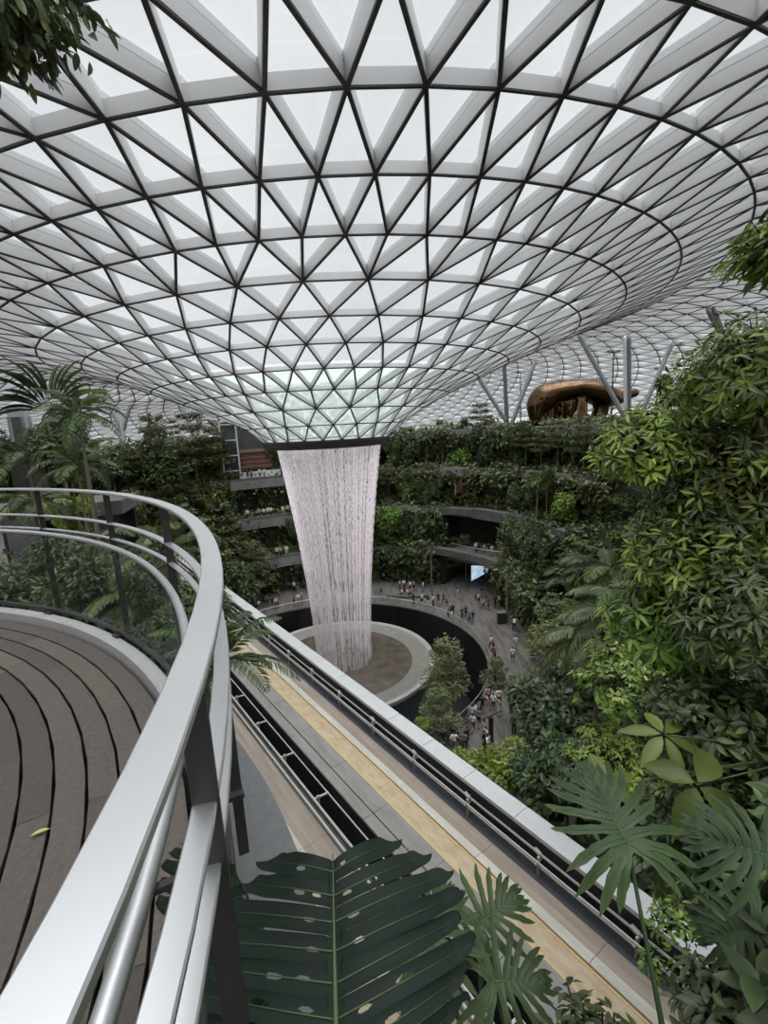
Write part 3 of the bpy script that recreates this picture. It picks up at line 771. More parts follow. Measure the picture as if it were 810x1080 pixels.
def crown_banana(seed, nl, L, W, mats, fan=False, el=(.5,1.35)):
    g = np.random.default_rng(seed); m = LM()
    for k in range(nl):
        an = (0 if k % 2 else PI) + g.uniform(-.25,.25) if fan else k*2.4+g.uniform(-.3,.3)
        e = el[0]+(el[1]-el[0])*((k//2)/(max(1,nl//2-1)) if fan else g.random())
        Lk = L*g.uniform(.8,1.15); V = []; F = []; n = 12
        p = np.array([0,0,0.]); 
        for i in range(n+1):
            t = i/n; wd_ = W*(0.06 if t < .3 else .5*math.sin(PI*min(1,(t-.27)/.73))**.55)
            if i == n: wd_ = .01
            S = np.array([-math.sin(an), math.cos(an), 0]); Un = np.array([-math.cos(an)*math.sin(e), -math.sin(an)*math.sin(e), math.cos(e)])
            V += [tuple(p-S*wd_+Un*wd_*.35), tuple(p), tuple(p+S*wd_+Un*wd_*.35)]
            p = p+Lk/n*np.array([math.cos(an)*math.cos(e), math.sin(an)*math.cos(e), math.sin(e)]); e -= 1.1/n*(1.6*t)
        for i in range(n):
            F += [(3*i,3*i+1,3*i+4,3*i+3),(3*i+1,3*i+2,3*i+5,3*i+4)]
        b = MB(); b.add(V, F); m.mb(b, k % len(mats))
    return m.mesh('crown', [LMAT[q] for q in mats])
def crown_whorl(seed, rad, nwh, nl, L, W, mats, tpl=T10, inner=.0, droop=.25, low=-.5):
    """rosettes of broad leaves at the twig ends of an ellipsoidal crown"""
    g = np.random.default_rng(seed); m = LM(); rad = np.array(rad); br = MB()
    d = rdir(nwh*3, g); d = d[d[:,2] > low][:nwh]; nw = len(d)
    C = d*rad*g.uniform(.62,1,(nw,1))+g.normal(size=(nw,3))*rad*.07; ax = unit(d/rad*rad.min()+np.array([0,0,.55]))
    newleaf = g.random(nw) < .2
    PP, DD, UU, LL, MM = [], [], [], [], []
    for k in range(nw):
        if k % 2 == 0: br.tube([tuple(C[k]*.25), tuple(C[k]*.7+np.array([0,0,-.06])), tuple(C[k])], [.022,.014,.006], 4, cap=False)
        x = unit(np.cross(ax[k], np.array([.3,.2,.9]))); y = np.cross(ax[k], x); a = g.uniform(0,6.28)+np.arange(nl)*2.4
        r = np.cos(a)[:,None]*x+np.sin(a)[:,None]*y; el = g.uniform(.0,.75,(nl,1))
        PP.append(C[k]-ax[k]*g.uniform(0,.5,(nl,1))*L+r*.04); DD.append(r*(1-el*.5)+ax[k]*el+np.array([0,0,-droop])); UU.append(ax[k]*np.ones((nl,1))+r*-.2)
        LL.append(L*g.uniform(.55,1.1,nl)); MM.append(np.full(nl, 2 if newleaf[k] and len(mats) > 2 else 0)+((g.random(nl) < .3)&(not newleaf[k])).astype(int))
    PP, DD, UU, LL, MM = [np.concatenate(q) for q in (PP, DD, UU, LL, MM)]
    m.leaves(PP, DD, UU, LL, LL*W, tpl, MM)
    if inner:
        q = int(inner); d = rdir(q, g); P = d*rad*g.uniform(.2,.85,(q,1))
        m.leaves(P, rdir(q, g)+np.array([0,0,-.3]), rdir(q, g)+np.array([0,0,.8]), L*g.uniform(.6,1,q), L*W*g.uniform(.8,1.1,q), T4, 1)
    m.mb(br, len(mats))
    return m.mesh('crown', [LMAT[q] for q in mats]+[MT['bark_dark']])
def trunk_mesh(k=7, bend=.12, seed=0, r0=1.0, r1=.45):
    g = random.Random(seed); mb = MB(); pts = [(g.uniform(-bend,bend)*math.sin(PI*t), g.uniform(-bend,bend)*math.sin(PI*t), t) for t in np.linspace(0,1,6)]
    mb.tube(pts, [r0+(r1-r0)*t for t in np.linspace(0,1,6)], k)
    return mb.mesh('trunk', MT['bark'], smooth=True)
TR = [trunk_mesh(seed=s) for s in range(3)]
TRD = []
for t in TR:
    c = t.copy(); c.materials[0] = MT['bark_dark']; TRD.append(c)
# prototypes: kind -> (meshes, nominal crown width, nominal crown height, trunk radius, look words)
KIND = {}
KIND['bushy'] = ([crown_bushy(s, 2.2, 2.4, 2600, .42, ('dark','mid')) for s in (1,2,3)], 4.4, 4.8, .10, 'dark dense round-crowned tree', 'rounded_tree')
KIND['blue'] = ([crown_bushy(s, 2.2, 2.8, 2800, .40, ('blue','dark')) for s in (4,5)], 4.4, 5.6, .10, 'dense blue-green bushy tree', 'bushy_tree')
KIND['layered'] = ([crown_layered(s, 2.6, 3.4, 5, 2600, .30, ('olive','mid')) for s in (6,7,8)], 5.0, 3.4, .09, 'olive tree with flat tiered branches', 'tiered_tree')
KIND['slim'] = ([crown_bushy(s, 1.3, 1.9, 1500, .40, ('mid','dark'), 9) for s in (9,10)], 2.6, 3.8, .07, 'slim upright tree with narrow crown', 'slender_tree')
KIND['light'] = ([crown_bushy(s, 1.8, 1.5, 1500, .42, ('bright','olive'), 11) for s in (12,13)], 3.6, 3.0, .08, 'light green loose-crowned tree', 'light_green_tree')
KIND['hedge'] = ([crown_bushy(s, 2.2, 2.2, 6000, .25, ('dark','mid'), 16, T10) for s in (31,32)], 4.4, 4.4, .08, 'dense dark leafy shrub', 'leafy_shrub')
KIND['palm'] = ([crown_palm(s, 15, 2.5, ('mid','dark')) for s in (14,15)], 4.4, 2.6, .10, 'feather palm with arching fronds', 'palm_tree')
KIND['fern'] = ([crown_palm(s, 16, 2.1, ('fern','mid'), 46, .5, .065, .75, 1.6) for s in (16,17)], 4.0, 1.6, .11, 'tree fern with wide drooping fronds', 'tree_fern')
KIND['banana'] = ([crown_banana(s, 11, 3.0, .62, ('mid','bright')) for s in (18,19)], 3.6, 3.2, .12, 'broad-leaved banana plant', 'banana_plant')
KIND['fan'] = ([crown_banana(s, 22, 3.2, .8, ('dark','mid'), True, (.1,1.45)) for s in (20,)], 5.0, 3.4, .14, 'fan-shaped palm with upright paddle leaves', 'fan_palm')
KIND['shrub'] = ([crown_bushy(s, 1.2, .9, 900, .34, ('mid','dark'), 8) for s in (21,22)], 2.4, 1.8, .04, 'low rounded shrub', 'shrub')
PLANTS = []
COLPOS = [at_y(*q) for q in ((128,442,72),(207,456,83),(663,437,62),(534,430,80),(764,360,48))]     # keep tree trunks clear of the roof columns
def plant(kind, base, top_z, width, group, label=None, var=None, rz=None, wide=True):
    """root on the ground, crown of the given width whose top reaches top_z, trunk below"""
    ms, w0, h0, tr, look, nm = KIND[kind]; i = len(PLANTS)
    if group and min(math.hypot(base[0]-c.x, base[1]-c.y) for c in COLPOS) < 2.6: return None
    q_ = proj((base[0], base[1], top_z-.5))
    if group and not (-70 < q_[0] < 880 and q_[2] > 1): return None
    top_z = min(top_z, roof_z(base[0], base[1])-1.0)
    if base[0] < -8 and base[2] > 14:
        width = min(width, 9)
        top_z = min([top_z]+[roof_z(base[0]+dx*width*.6, base[1]+dy*width*.6)-.9 for dx in (-1,0,1) for dy in (-1,0,1)])
    root = empty(nm, base, (.64 if kind == 'fan' else (i*1.7) % 6.28) if rz is None else rz)
    s = width/w0
    if group: s = min(s, max(.35, (top_z-base[2])/(.62*h0)))
    H = max(top_z-base[2], .6*h0*s); sz = min(s*1.15, H/h0)
    low = 0 if kind in ('palm','fern','banana','fan') else .5
    zc = H-h0*sz*(.62 if low == 0 else .5)
    if low == 0: zc = max(zc, .15)
    meshobj('crown', ms[(i if var is None else var) % len(ms)], root, (0,0,zc), (0,0,0), (s,s,sz))
    tz = zc if low == 0 else max(zc, .3)
    meshobj('trunk', (TRD if kind in ('bushy','blue','shrub') else TR)[i % 3], root, (0,0,-.1), (0,0,0), (tr*max(s,.7), tr*max(s,.7), tz+.1))
    root['_look'] = look
    PLANTS.append((root, look, Vector((base[0], base[1], base[2]+zc)), label))
    THINGS.append(root); root['category'] = 'tree' if kind not in ('shrub',) else 'shrub'
    if group: root['group'] = group
    return root
def plant_px(kind, px, py_top, y, wpx, group=None, label=None, zb=None, var=None):
    d_ = ray(px, py_top); cv = (d_[0]*NV.x+d_[1]*NV.y)/d_[1]               # distance from the guideway line per metre of y
    if px < 262 and 1.05 < cv*y < 12.6: y = 1.05/cv if y < 30 else 12.6/cv
    t = at_y(px, py_top, y); z = ground(t.x, t.y) if zb is None else zb
    while zb is None and z > t.z-2.5 and y > 8: y *= .96; t = at_y(px, py_top, y); z = ground(t.x, t.y)
    while zb is None and z < t.z-13 and 25 < y < 90 and px < 300: y *= 1.03; t = at_y(px, py_top, y); z = ground(t.x, t.y)
    d = proj(t)[2]
    return plant(kind, (t.x, t.y, z), t.z, wpx*d/FPX, group, label, var)
# ------------------------------------------------------------------ planting: far terraces
rnd = random.Random(21)
GT = 'trees on the planted terraces'
LVN = ['plaza edge','first terrace','second terrace','third terrace','rooftop garden']
def skip(ps, k):
    if -35 < ps < -19 and k in (1,2,3): return True
    if -41 < ps < -30 and k == 0: return True
    if 26 < ps < 56 and k in (0,1): return True
    return False
for k in range(5):
    ps = -98 if k else -66
    end = 76 if k < 4 else 86
    while ps < end:
        r = (rb(ps)+.6 if k == 0 else rk(ps,k)+1.3)+rnd.uniform(-.3,.9)
        kind = rnd.choices(['bushy','layered','slim','light','palm','fern','blue','shrub'], [26,24,16,6,9,7,8,4])[0]
        h = rnd.uniform(4.6,7.4); wd_ = rnd.uniform(3.4,5.4)
        if kind in ('slim',): wd_ *= .65
        if kind == 'shrub': h = 2.2; wd_ = 3
        if kind in ('layered','slim','palm') and k < 4: h = rnd.uniform(6.0,8.6); r = (rb(ps)-.6 if k == 0 else rk(ps,k)+.25)
        if k == 4: h = rnd.uniform(2.8,5.4) if abs(ps) < 30 else rnd.uniform(3.5,7); r += rnd.uniform(0,4)
        if k == 0: h *= 1.1
        p = pol(r, ps); 
        if k == 4 and 8 < ps < 46: h = rnd.uniform(1.2,2.4); wd_ *= .7; kind = rnd.choice(['shrub','layered','shrub'])
        if k == 4 and 535 < proj((p.x,p.y,26))[0] < 700: h = rnd.uniform(.7,1.3); wd_ = 1.8; kind = 'shrub'
        if k == 4 and (92 < proj((p.x,p.y,26))[0] < 150 or 190 < proj((p.x,p.y,26))[0] < 220): h = rnd.uniform(.7,1.2); wd_ = 2.0; kind = 'shrub'
        if not skip(ps, k): plant(kind, (p.x, p.y, ground(p.x,p.y)), ground(p.x,p.y)+h, wd_, GT)
        ps += math.degrees(rnd.uniform(2.1,3.3)/r)*(1.0 if k < 4 else 1.15)
# ---- mid-distance trees right of the plaza (pixel of the crown top, distance)
plant_px('light', 487, 466, 82, 34, None, 'bright light green tree on the terrace right of the waterfall, below the middle V columns')
plant_px('layered', 507, 428, 84, 46, None, 'pale green flat-topped tree on the upper terrace edge below the middle V columns')
GM = 'trees on the slope right of the plaza'
for q in [('layered',620,575,66,80),('layered',605,640,52,90),('layered',575,600,60,60),('fern',645,572,44,110),('fern',665,605,38,130),('fern',612,588,52,90),('fern',680,640,32,110),('fern',668,612,22,165),('fern',632,640,27,130),('fern',700,600,20,120),('palm',690,575,40,80),
          ('layered',585,655,46,80),('layered',640,665,40,120),('blue',585,700,36,100),('blue',596,690,39,60),('blue',612,730,31,100),('bushy',640,760,27,80),('blue',575,770,27,70),
          ('bushy',600,770,24,90),('bushy',690,640,30,90),('bushy',655,700,32,80),('bushy',590,628,54,60),('slim',655,560,58,50),
          ('bushy',690,560,50,80),('bushy',720,520,42,90),('bushy',660,520,60,70),('layered',728,402,40,80),('bushy',765,430,34,90),('layered',752,400,44,70),('layered',705,440,40,80)]:
    plant_px(*q, GM)
plant_px('layered', 470, 680, 39, 62, None, 'young light green tree standing in front of the dark pool void', 0)
plant_px('layered', 462, 733, 36, 52, None, 'lower young light green tree in front of the void, above the guideway coping', 0)
plant_px('layered', 524, 696, 44, 36, None, 'small feathery tree standing on the plaza right of the void', 0)
plant_px('light', 492, 790, 33, 30, None, 'small yellow-green shrub just beyond the guideway coping', 0)
plant_px('light', 533, 783, 31, 60, None, 'light green broad shrub beside the plaza, left of the dense blue-green trees', 0)
plant_px('light', 444, 758, 34.5, 16, None, 'tiny yellow-green tuft beside the pool above the coping', 0)
# ---- left slope beyond the deck
GL = 'plants on the slope left of the deck'
for q in [('fan',48,390,27,90),('fan',-4,405,31,80),('layered',88,408,32,90),('palm',20,440,22,110),('palm',76,400,28,90),('hedge',150,570,13,70),('palm',75,455,26,90),('fern',30,505,17,90),('layered',158,432,40,70),('slim',118,446,36,50),('layered',200,440,52,70),
          ('bushy',165,470,46,70),('bushy',110,480,34,70),('layered',225,455,60,60),('layered',180,515,44,70),('layered',230,535,56,60),('slim',215,505,58,40),('bushy',245,590,66,50),('layered',265,575,72,50),
          ('hedge',20,560,11,120),('hedge',85,575,12.5,110),('fern',75,545,15,120),('fern',140,600,12,120),('hedge',120,620,10.5,110),('palm',165,535,17,120),('hedge',170,640,9.5,100),('hedge',-15,600,10,110),
          ('hedge',40,620,9.2,90),('hedge',200,600,16,90),('layered',215,560,34,70),('bushy',5,430,46,70),('light',75,522,20,45),('hedge',62,428,24,70),('palm',95,412,30,80),('layered',108,412,34,60)]:
    plant_px(*q, GL)
o = plant_px('palm', 226, 640, 7.2, 150, None, 'cycad with stiff drooping fronds beside the railing above the guideway')
# ------------------------------------------------------------------ climbers and ground cover (uncountable)
g = np.random.default_rng(5)
def creeper(name, k, p0, p1, n, label, m=('dark','mid','olive')):
    ps = g.uniform(p0, p1, n*2)
    keep = np.array([(not skip(a, k) or g.random() < .25) and not (k in (1,2) and 30 < a < 55) and not (k == 4 and -33 < a < -24) for a in ps]); 
    wave = np.sin(ps*.9+k*2)+np.sin(ps*.37+k)+g.normal(size=len(ps))*.7
    keep &= wave > -.85
    ps = ps[keep][:n]; N_ = len(ps)
    rkk = np.array([rk(a, max(k,1)) for a in ps])
    mode = g.random(N_); z1 = LV[k]
    z0 = LV[k-1] if k else 0
    u = g.random(N_)
    r = np.where(mode < .66, rkk-.15-g.random(N_)*.8-1.05*(u > .62), rkk+g.uniform(-.9,3.2,N_))
    z = np.where(mode < .66, z0+(z1-z0)*u, z1+.1+g.random(N_)**2*1.1)
    a = np.radians(ps); P = np.stack([AX+r*np.sin(a), AY+r*np.cos(a), z], 1)
    outw = np.stack([-np.sin(a), -np.cos(a), np.zeros(N_)], 1)
    lm = LM(); L = g.uniform(.4,.95,N_)
    lm.leaves(P, rdir(N_, g)+outw*.5+np.array([0,0,-.4]), outw*.6+np.array([0,0,.9])+rdir(N_, g)*.4, L, L*.55, T4, g.choice(3, N_, p=[.5,.35,.15]))
    o = bpy.data.objects.new(name, lm.mesh(name, [LMAT[q] for q in m])); COL.objects.link(o)
    tag(o, label, 'creepers', kind='stuff')
for k, lab in ((1,'dark creepers covering the wall up to the first terrace'),(2,'dark creepers covering the wall up to the second terrace'),(3,'dark creepers covering the wall up to the third terrace'),(4,'dark creepers covering the wall below the rooftop garden')):
    creeper('creepers', k, -112, 84, 20000, lab)
# ground cover on the smooth slopes
def cover(name, test, n, x0, x1, y0, y1, label, L0=.35, L1=.8, m=('dark','mid','olive')):
    x = g.uniform(x0, x1, n); y = g.uniform(y0, y1, n)
    q = [(a, b, ground(a, b)) for a, b in zip(x, y) if test(a, b)]
    P = np.array(q); N_ = len(P); P[:,2] += g.random(N_)**2*1.2
    lm = LM(); L = g.uniform(L0, L1, N_)
    lm.leaves(P, rdir(N_, g)+np.array([0,0,.25]), np.array([0,0,1])+rdir(N_, g)*.5, L, L*.55, T4, g.choice(3, N_, p=[.55,.35,.1]))
    o = bpy.data.objects.new(name, lm.mesh(name, [LMAT[q] for q in m])); COL.objects.link(o); tag(o, label, 'ground cover', kind='stuff')
def t_right(a, b):
    ps, r = psi_r(a, b); return 62 < ps < 172 and r > rb(ps)+.2 and a*NV.x+b*NV.y > 12.3
def t_left(a, b):
    ps, r = psi_r(a, b); return -178 < ps < -84 and (r > rb(ps)+.2 or ground(a,b) > 10) and a*NV.x+b*NV.y < 1.1 and (Vector((a,b,0))-Vector((DC.x,DC.y,0))).length > 5.7
cover('ground_cover', t_right, 42000, 2, 50, 0, 70, 'low dark foliage carpeting the slope right of the guideway')
cover('ground_cover', t_left, 30000, -45, 2, 2, 60, 'low dark foliage carpeting the slope left of the guideway', .2, .5)
# ------------------------------------------------------------------ large-leaved plants close to the camera
GN = None
def near_tree(name, label, px, py, y, rpx, nwh, nl, L, W, mats, seed, inner=0, tpl=T10, flat=.8, droop=.25, cat='shrub', low=-.5, off=(0,0), zb=None):
    c = at_y(px, py, y); d = proj(c)[2]; R = rpx*d/FPX
    if y < 8 and zb is None:
        by = min(c.y, 6.5); off = (max(c.x, bank_edge(by)+.5)-c.x, by-c.y)
    bx, by = c.x+off[0], c.y+off[1]
    z = ground(bx, by) if zb is None else zb
    root = empty(name, (bx, by, z))
    me = crown_whorl(seed, (R,R,R*flat), nwh, nl, L, W, mats, tpl, inner, droop, low)
    meshobj('foliage', me, root, (-off[0],-off[1],c.z-z))
    mb = MB(); h = c.z-z
    if h > .2:
        mb.tube([(0,0,0),(-off[0]*.25,-off[1]*.25,h*.4),(-off[0]*.95,-off[1]*.95,h*.9)], [.07,.055,.03], 8); q = mb.build('stem', MT['bark_dark'], root, True, loc=(0,0,0))
    tag(root, label, cat); return root
near_tree('broadleaf_tree', 'leafy tree with long pale leaves reaching highest at the right edge', 803, 398, 6.0, 88, 272, 8, 0.182, .27, ('mid','bright','bright'), 101, 1500, cat='tree')
near_tree('broadleaf_tree', 'large-leaved branch tips at the far right edge against the roof glass', 835, 262, 4.6, 55, 64, 7, 0.210, .27, ('bright','mid','bright'), 102, 200, cat='tree', off=(2.6,-.5))
near_tree('broadleaf_tree', 'dark leafy tree with glossy pale-green drooping leaves below the columns', 690, 475, 6.8, 62, 199, 8, 0.196, .27, ('bright','mid','bright'), 103, 700, cat='tree')
near_tree('broadleaf_tree', 'dense dark tree filling the right edge at mid height', 780, 505, 6.2, 95, 272, 8, 0.189, .27, ('dark','mid','bright'), 104, 2200, cat='tree')
near_tree('broadleaf_tree', 'dark glossy shrub right of the arching tree fern fronds', 745, 585, 6.2, 85, 255, 8, 0.189, .27, ('mid','bright','bright'), 105, 1600, cat='tree')
near_tree('broadleaf_tree', 'long-leaved pale green shrub above the big yellow-green palmate leaves', 700, 655, 6.6, 62, 199, 8, 0.226, .27, ('bright','mid','new'), 106, 800)
near_tree('broadleaf_tree', 'dark understory shrub at the right edge below the pale trees', 800, 650, 5.2, 85, 236, 8, 0.192, .27, ('dark','mid','mid'), 107, 1500)
near_tree('yellow_green_shrub', 'fine-leaved yellow-green shrub right of the dense blue-green tree', 655, 720, 13.5, 48, 110, 9, 0.24, 0.42, ('bright','mid','new'), 108, 500)
near_tree('yellow_green_shrub', 'small yellow-green shrub below the pale long-leaved shrub', 640, 800, 13.0, 42, 100, 9, 0.2, 0.42, ('bright','new','new'), 109, 500)
near_tree('yellow_green_shrub', 'yellow-green small-leaved shrub half hidden at the right edge', 745, 815, 5.4, 60, 120, 9, 0.11, 0.44, ('mid','bright','new'), 110, 900)
near_tree('dark_shrub', 'dark small-leaved shrub behind the big lobed leaf', 760, 760, 5.4, 75, 130, 8, 0.17, 0.42, ('dark','mid','mid'), 111, 1500)
near_tree('dark_shrub', 'very dark shrub in the lower right corner', 800, 900, 4.4, 90, 150, 8, 0.16, 0.42, ('dark','dark','mid'), 112, 1800)
near_tree('dark_shrub', 'dark shrub filling the gap behind the lobed leaf stalk', 735, 880, 5.0, 55, 110, 8, 0.15, 0.4, ('dark','mid','mid'), 113, 900)
near_tree('dark_shrub', 'dark leafy shrub hanging over the guideway coping below the dense tree', 625, 815, 13.2, 45, 100, 8, 0.25, 0.42, ('dark','blue','mid'), 114, 700)
near_tree('small_leaf_shrub', 'small green shrub in front of the lower end of the guideway coping', 715, 975, 3.4, 26, 30, 7, .075, .46, ('mid','bright','bright'), 115, 60, zb=22.6)
near_tree('small_leaf_shrub', 'small green sprig at the guideway end right of the lobed leaves', 690, 1012, 3.2, 14, 12, 7, .07, .46, ('bright','mid','bright'), 116, 0, zb=22.6)
near_tree('small_leaf_shrub', 'dark leafy shrub along the bottom edge right of the split leaf', 640, 1160, 2.1, 80, 70, 8, .12, .42, ('dark','dark','mid'), 117, 500, zb=22.6)
near_tree('small_leaf_shrub', 'dark leafy shrub in the bottom right corner', 790, 1095, 2.5, 75, 70, 8, .13, .42, ('dark','dark','mid'), 118, 600, zb=22.6)
# --- palmate plants with a few very large leaflets
def palmate(label, heads, mats, name='umbrella_plant'):
    """heads: (px, py, y, leaflet length m, n leaflets, spread, tilt towards camera)"""
    px, py, y = heads[0][:3]; c0 = at_y(px, py, y); by = min(c0.y+.4, 6.5); bx = max(c0.x+.3, bank_edge(by)+.5); z0 = 22.6; root = empty(name, (bx, by, z0)); tag(root, label, 'plant')
    for i, (px, py, y, L, n, sp, tilt) in enumerate(heads):
        c = np.array(at_y(px, py, y)); g = np.random.default_rng(i+int(px)); lm = LM()
        ax = unit(np.array([-.1,-tilt,1.0])); x = unit(np.cross(ax, np.array([0,1.,.2]))); yv = np.cross(ax, x)
        a = g.uniform(0,6.28)+np.arange(n)*2*PI/n*sp
        r = np.cos(a)[:,None]*x+np.sin(a)[:,None]*yv
        rel = c-np.array([bx, by, z0])
        lm.leaves(rel+r*.03, r+ax*.05+np.array([0,0,-.22]), np.tile(ax,(n,1)), L*g.uniform(.75,1.05,n), L*(.5 if n < 5 else .34)*g.uniform(.9,1.1,n), T10 if n >= 5 else TB, g.integers(0,2,n))
        o = bpy.data.objects.new('palmate_leaf', lm.mesh('palmate_leaf', [LMAT[q] for q in mats])); COL.objects.link(o); o.parent = root
        mb = MB(); mb.tube([(0,0,0), tuple(rel*np.array([.08,.08,.45])), tuple(rel*np.array([.4,.4,.86])), tuple(rel)], [.02,.016,.012,.007], 6); q = mb.build('stalk', LMAT['vein'], root, True, loc=(0,0,0))
palmate('big yellow-green palmate leaves above the large lobed leaf', [(640,830,4.2,.42,6,1,.45),(700,775,5.0,.46,6,1,.5),(722,745,5.4,.36,5,1,.45)], ('palmate','palmate'))
palmate('two very broad yellow-green leaves right of the palmate leaves', [(735,828,4.0,.50,4,1,.7)], ('palmate','palmate'), 'broad_leaf_plant')
palmate('broad bright leaves at the right edge above the dark shrubs', [(795,680,5.2,.62,5,1,.5),(760,565,6.2,.4,7,1,.6)], ('bright','mid'))
palmate('drooping yellow-green palmate leaf in the lower right beside the coping', [(768,985,3.0,.25,5,1,.4)], ('bright','mid'))
palmate('rosette of long dark leaves left of the right edge', [(690,560,7.2,.45,8,1,.5),(770,640,6.0,.42,8,1,.6)], ('mid','blue'))
# --- split-leaf plants
def lobed_leaf(Lt, lobes, seed, deep=.42, droop=.5, back=0, width=1.0):
    """pinnately cut blade in the xy plane: the stalk joins at the origin, midrib runs along +y, long wavy lobes on both sides, the lowest pointing back"""
    g = np.random.default_rng(seed); mb = MB(); vn = MB(); L = Lt*.95
    mid = lambda s: np.array([0, L*s, -.12*L*s*s+.02*L*s])
    for side in (-1, 1):
        for k in range(lobes):
            t = k/(lobes-1); s = max(0, (t-.22)/.78)*.9; an = math.radians(142-124*t**.8)+g.uniform(-.07,.07)
            ln = Lt*(.74+.40*math.sin(PI*(t*.9+.08)))*g.uniform(.88,1.08)*(1-.38*t*t); wb = L*.088*(1.1-.3*t)
            bend = .5 if t > .3 else -.15; p = mid(s); K = 14; row = []; base = len(mb.v); cen = []
            for i in range(K+1):
                u = i/K; a = an-bend*u*(1 if t > .3 else 1); d = np.array([side*math.sin(a), math.cos(a), 0])
                nrm = np.array([math.cos(a)*-side, math.sin(a), 0])
                wd_ = wb*(1.0-.25*math.sin(PI*min(1,u*1.6))+.0)*(1-u**3.2)**.8*(1+.12*math.sin(i*1.7+k))+.0008
                zc = .06*L*math.sin(PI*min(1,u*1.3))-droop*(1.5 if t < .3 else .8)*ln*u*u*.55
                cen.append(tuple(p+np.array([0,0,zc+.003])))
                for c in (-1,-.5,0,.5,1):
                    mb.v.append(tuple(p+nrm*wd_*c+np.array([0,0,zc+.22*wd_*abs(c)+.012*L*math.sin(i*1.3+k*2+c)*u])))
                p = p+d*ln/K
            for i in range(K):
                for c in range(4): mb.f.append((base+i*5+c, base+i*5+c+1, base+i*5+c+6, base+i*5+c+5)); mb.m.append(0)
            vn.tube(cen[:-2], [.0028*Lt/.4*(1.1-i/K) for i in range(K-1)], 4, cap=False)
    vn.tube([tuple(mid(s)+np.array([0,0,.003])) for s in np.linspace(0,.95,8)], [.006*Lt/.4*(1.1-s) for s in np.linspace(0,1,8)], 5)
    return mb, vn
def orient(axis, normal):
    y = Vector(axis).normalized(); z = Vector(normal); x = y.cross(z).normalized(); z = x.cross(y)
    return Matrix((x, y, z)).transposed().to_euler()
def philo(label, base, leaves, cat='plant'):
    root = empty('split_leaf_plant', base); tag(root, label, cat)
    for i, (px, py, y, tip, nrm, L, lobes, seed, deep, mt) in enumerate(leaves):
        c = at_y(px, py, y); mb, vn = lobed_leaf(L, lobes, seed, deep); rot = orient(tip, nrm)
        me = mb.mesh('leaf_blade', [LMAT[mt]], smooth=True); o = meshobj('leaf_blade', me, root, c-Vector(base), rot)
        meshobj('leaf_vein', vn.mesh('leaf_vein', [LMAT['vein']], True), o)
        m2 = MB(); e = c-Vector(base); m2.tube([(0,0,0), tuple(e*.5+Vector((.06,.1,-.02))), tuple(e+Vector((0,0,-.004)))], [.02,.015,.009], 7); m2.build('leaf_stalk', LMAT['philo'], root, True, loc=(0,0,0))
# planter bed in front of / beside the deck, just below the frame
MT['planter'] = MT['ledge']
mb = MB(); n = len(BANK)
for z in (11, 22.75): mb.v += [(x, y, z) for x, y in BANK]
mb.v += [(x+(4-x)*.03, y+(2-y)*.03, 22.6) for x, y in BANK]
mb.f = [tuple(range(2*n, 3*n))]+[(i, n+i, n+(i+1) % n, (i+1) % n) for i in range(n)]+[(n+i, 2*n+i, 2*n+(i+1) % n, n+(i+1) % n) for i in range(n)]; mb.m = [1]+[0]*(2*n)
struct(mb.build('planter_bed', [MT['ledge'], MT['soil']], loc=(3,0,22.6)))
g = np.random.default_rng(8); Q = [(a, b, 22.6) for a, b in zip(g.uniform(.3,12,26000), g.uniform(-1,10,26000)) if in_bank(a, b) and (a > 1.9 or b < .9)]
P = np.array(Q); N_ = len(P); P[:,2] += g.random(N_)**2*.7; lm = LM(); L = g.uniform(.12,.34,N_)
lm.leaves(P, rdir(N_,g)+np.array([0,0,.3]), np.array([0,0,1])+rdir(N_,g)*.5, L, L*.45, T10, g.choice(3, N_, p=[.6,.3,.1]))
o = bpy.data.objects.new('ground_cover', lm.mesh('ground_cover', [LMAT[q] for q in ('dark','mid','mid')])); COL.objects.link(o); tag(o, 'low dark foliage carpeting the planter at the lower right', 'ground cover', kind='stuff')
philo('large deeply lobed leaf on a tall stalk in front of the guideway coping', (1.25,1.45,22.6), [(662,890,2.3,(-.15,.85,.35),(-.05,-.4,1),.40,11,3,.40,'philo')])
philo('deeply lobed leaves cut off by the right edge', (2.6,1.4,22.6), [(815,905,2.5,(-.75,.35,.1),(-.1,-.6,1),.38,11,5,.36,'philo'),(800,980,2.6,(-.8,.1,-.2),(-.1,-.6,1),.32,10,6,.36,'philo')])
philo('dark lobed leaves fanning out right of the big perforated leaf', (.55,1.15,22.6), [(455,1000,1.75,(.35,.8,.25),(-.1,-.5,1),.24,10,7,.36,'philo'),(505,975,1.95,(.75,.45,.0),(0,-.5,1),.26,10,8,.36,'philo'),(520,1035,1.7,(.8,.1,-.2),(0,-.5,1),.24,10,9,.36,'philo')])
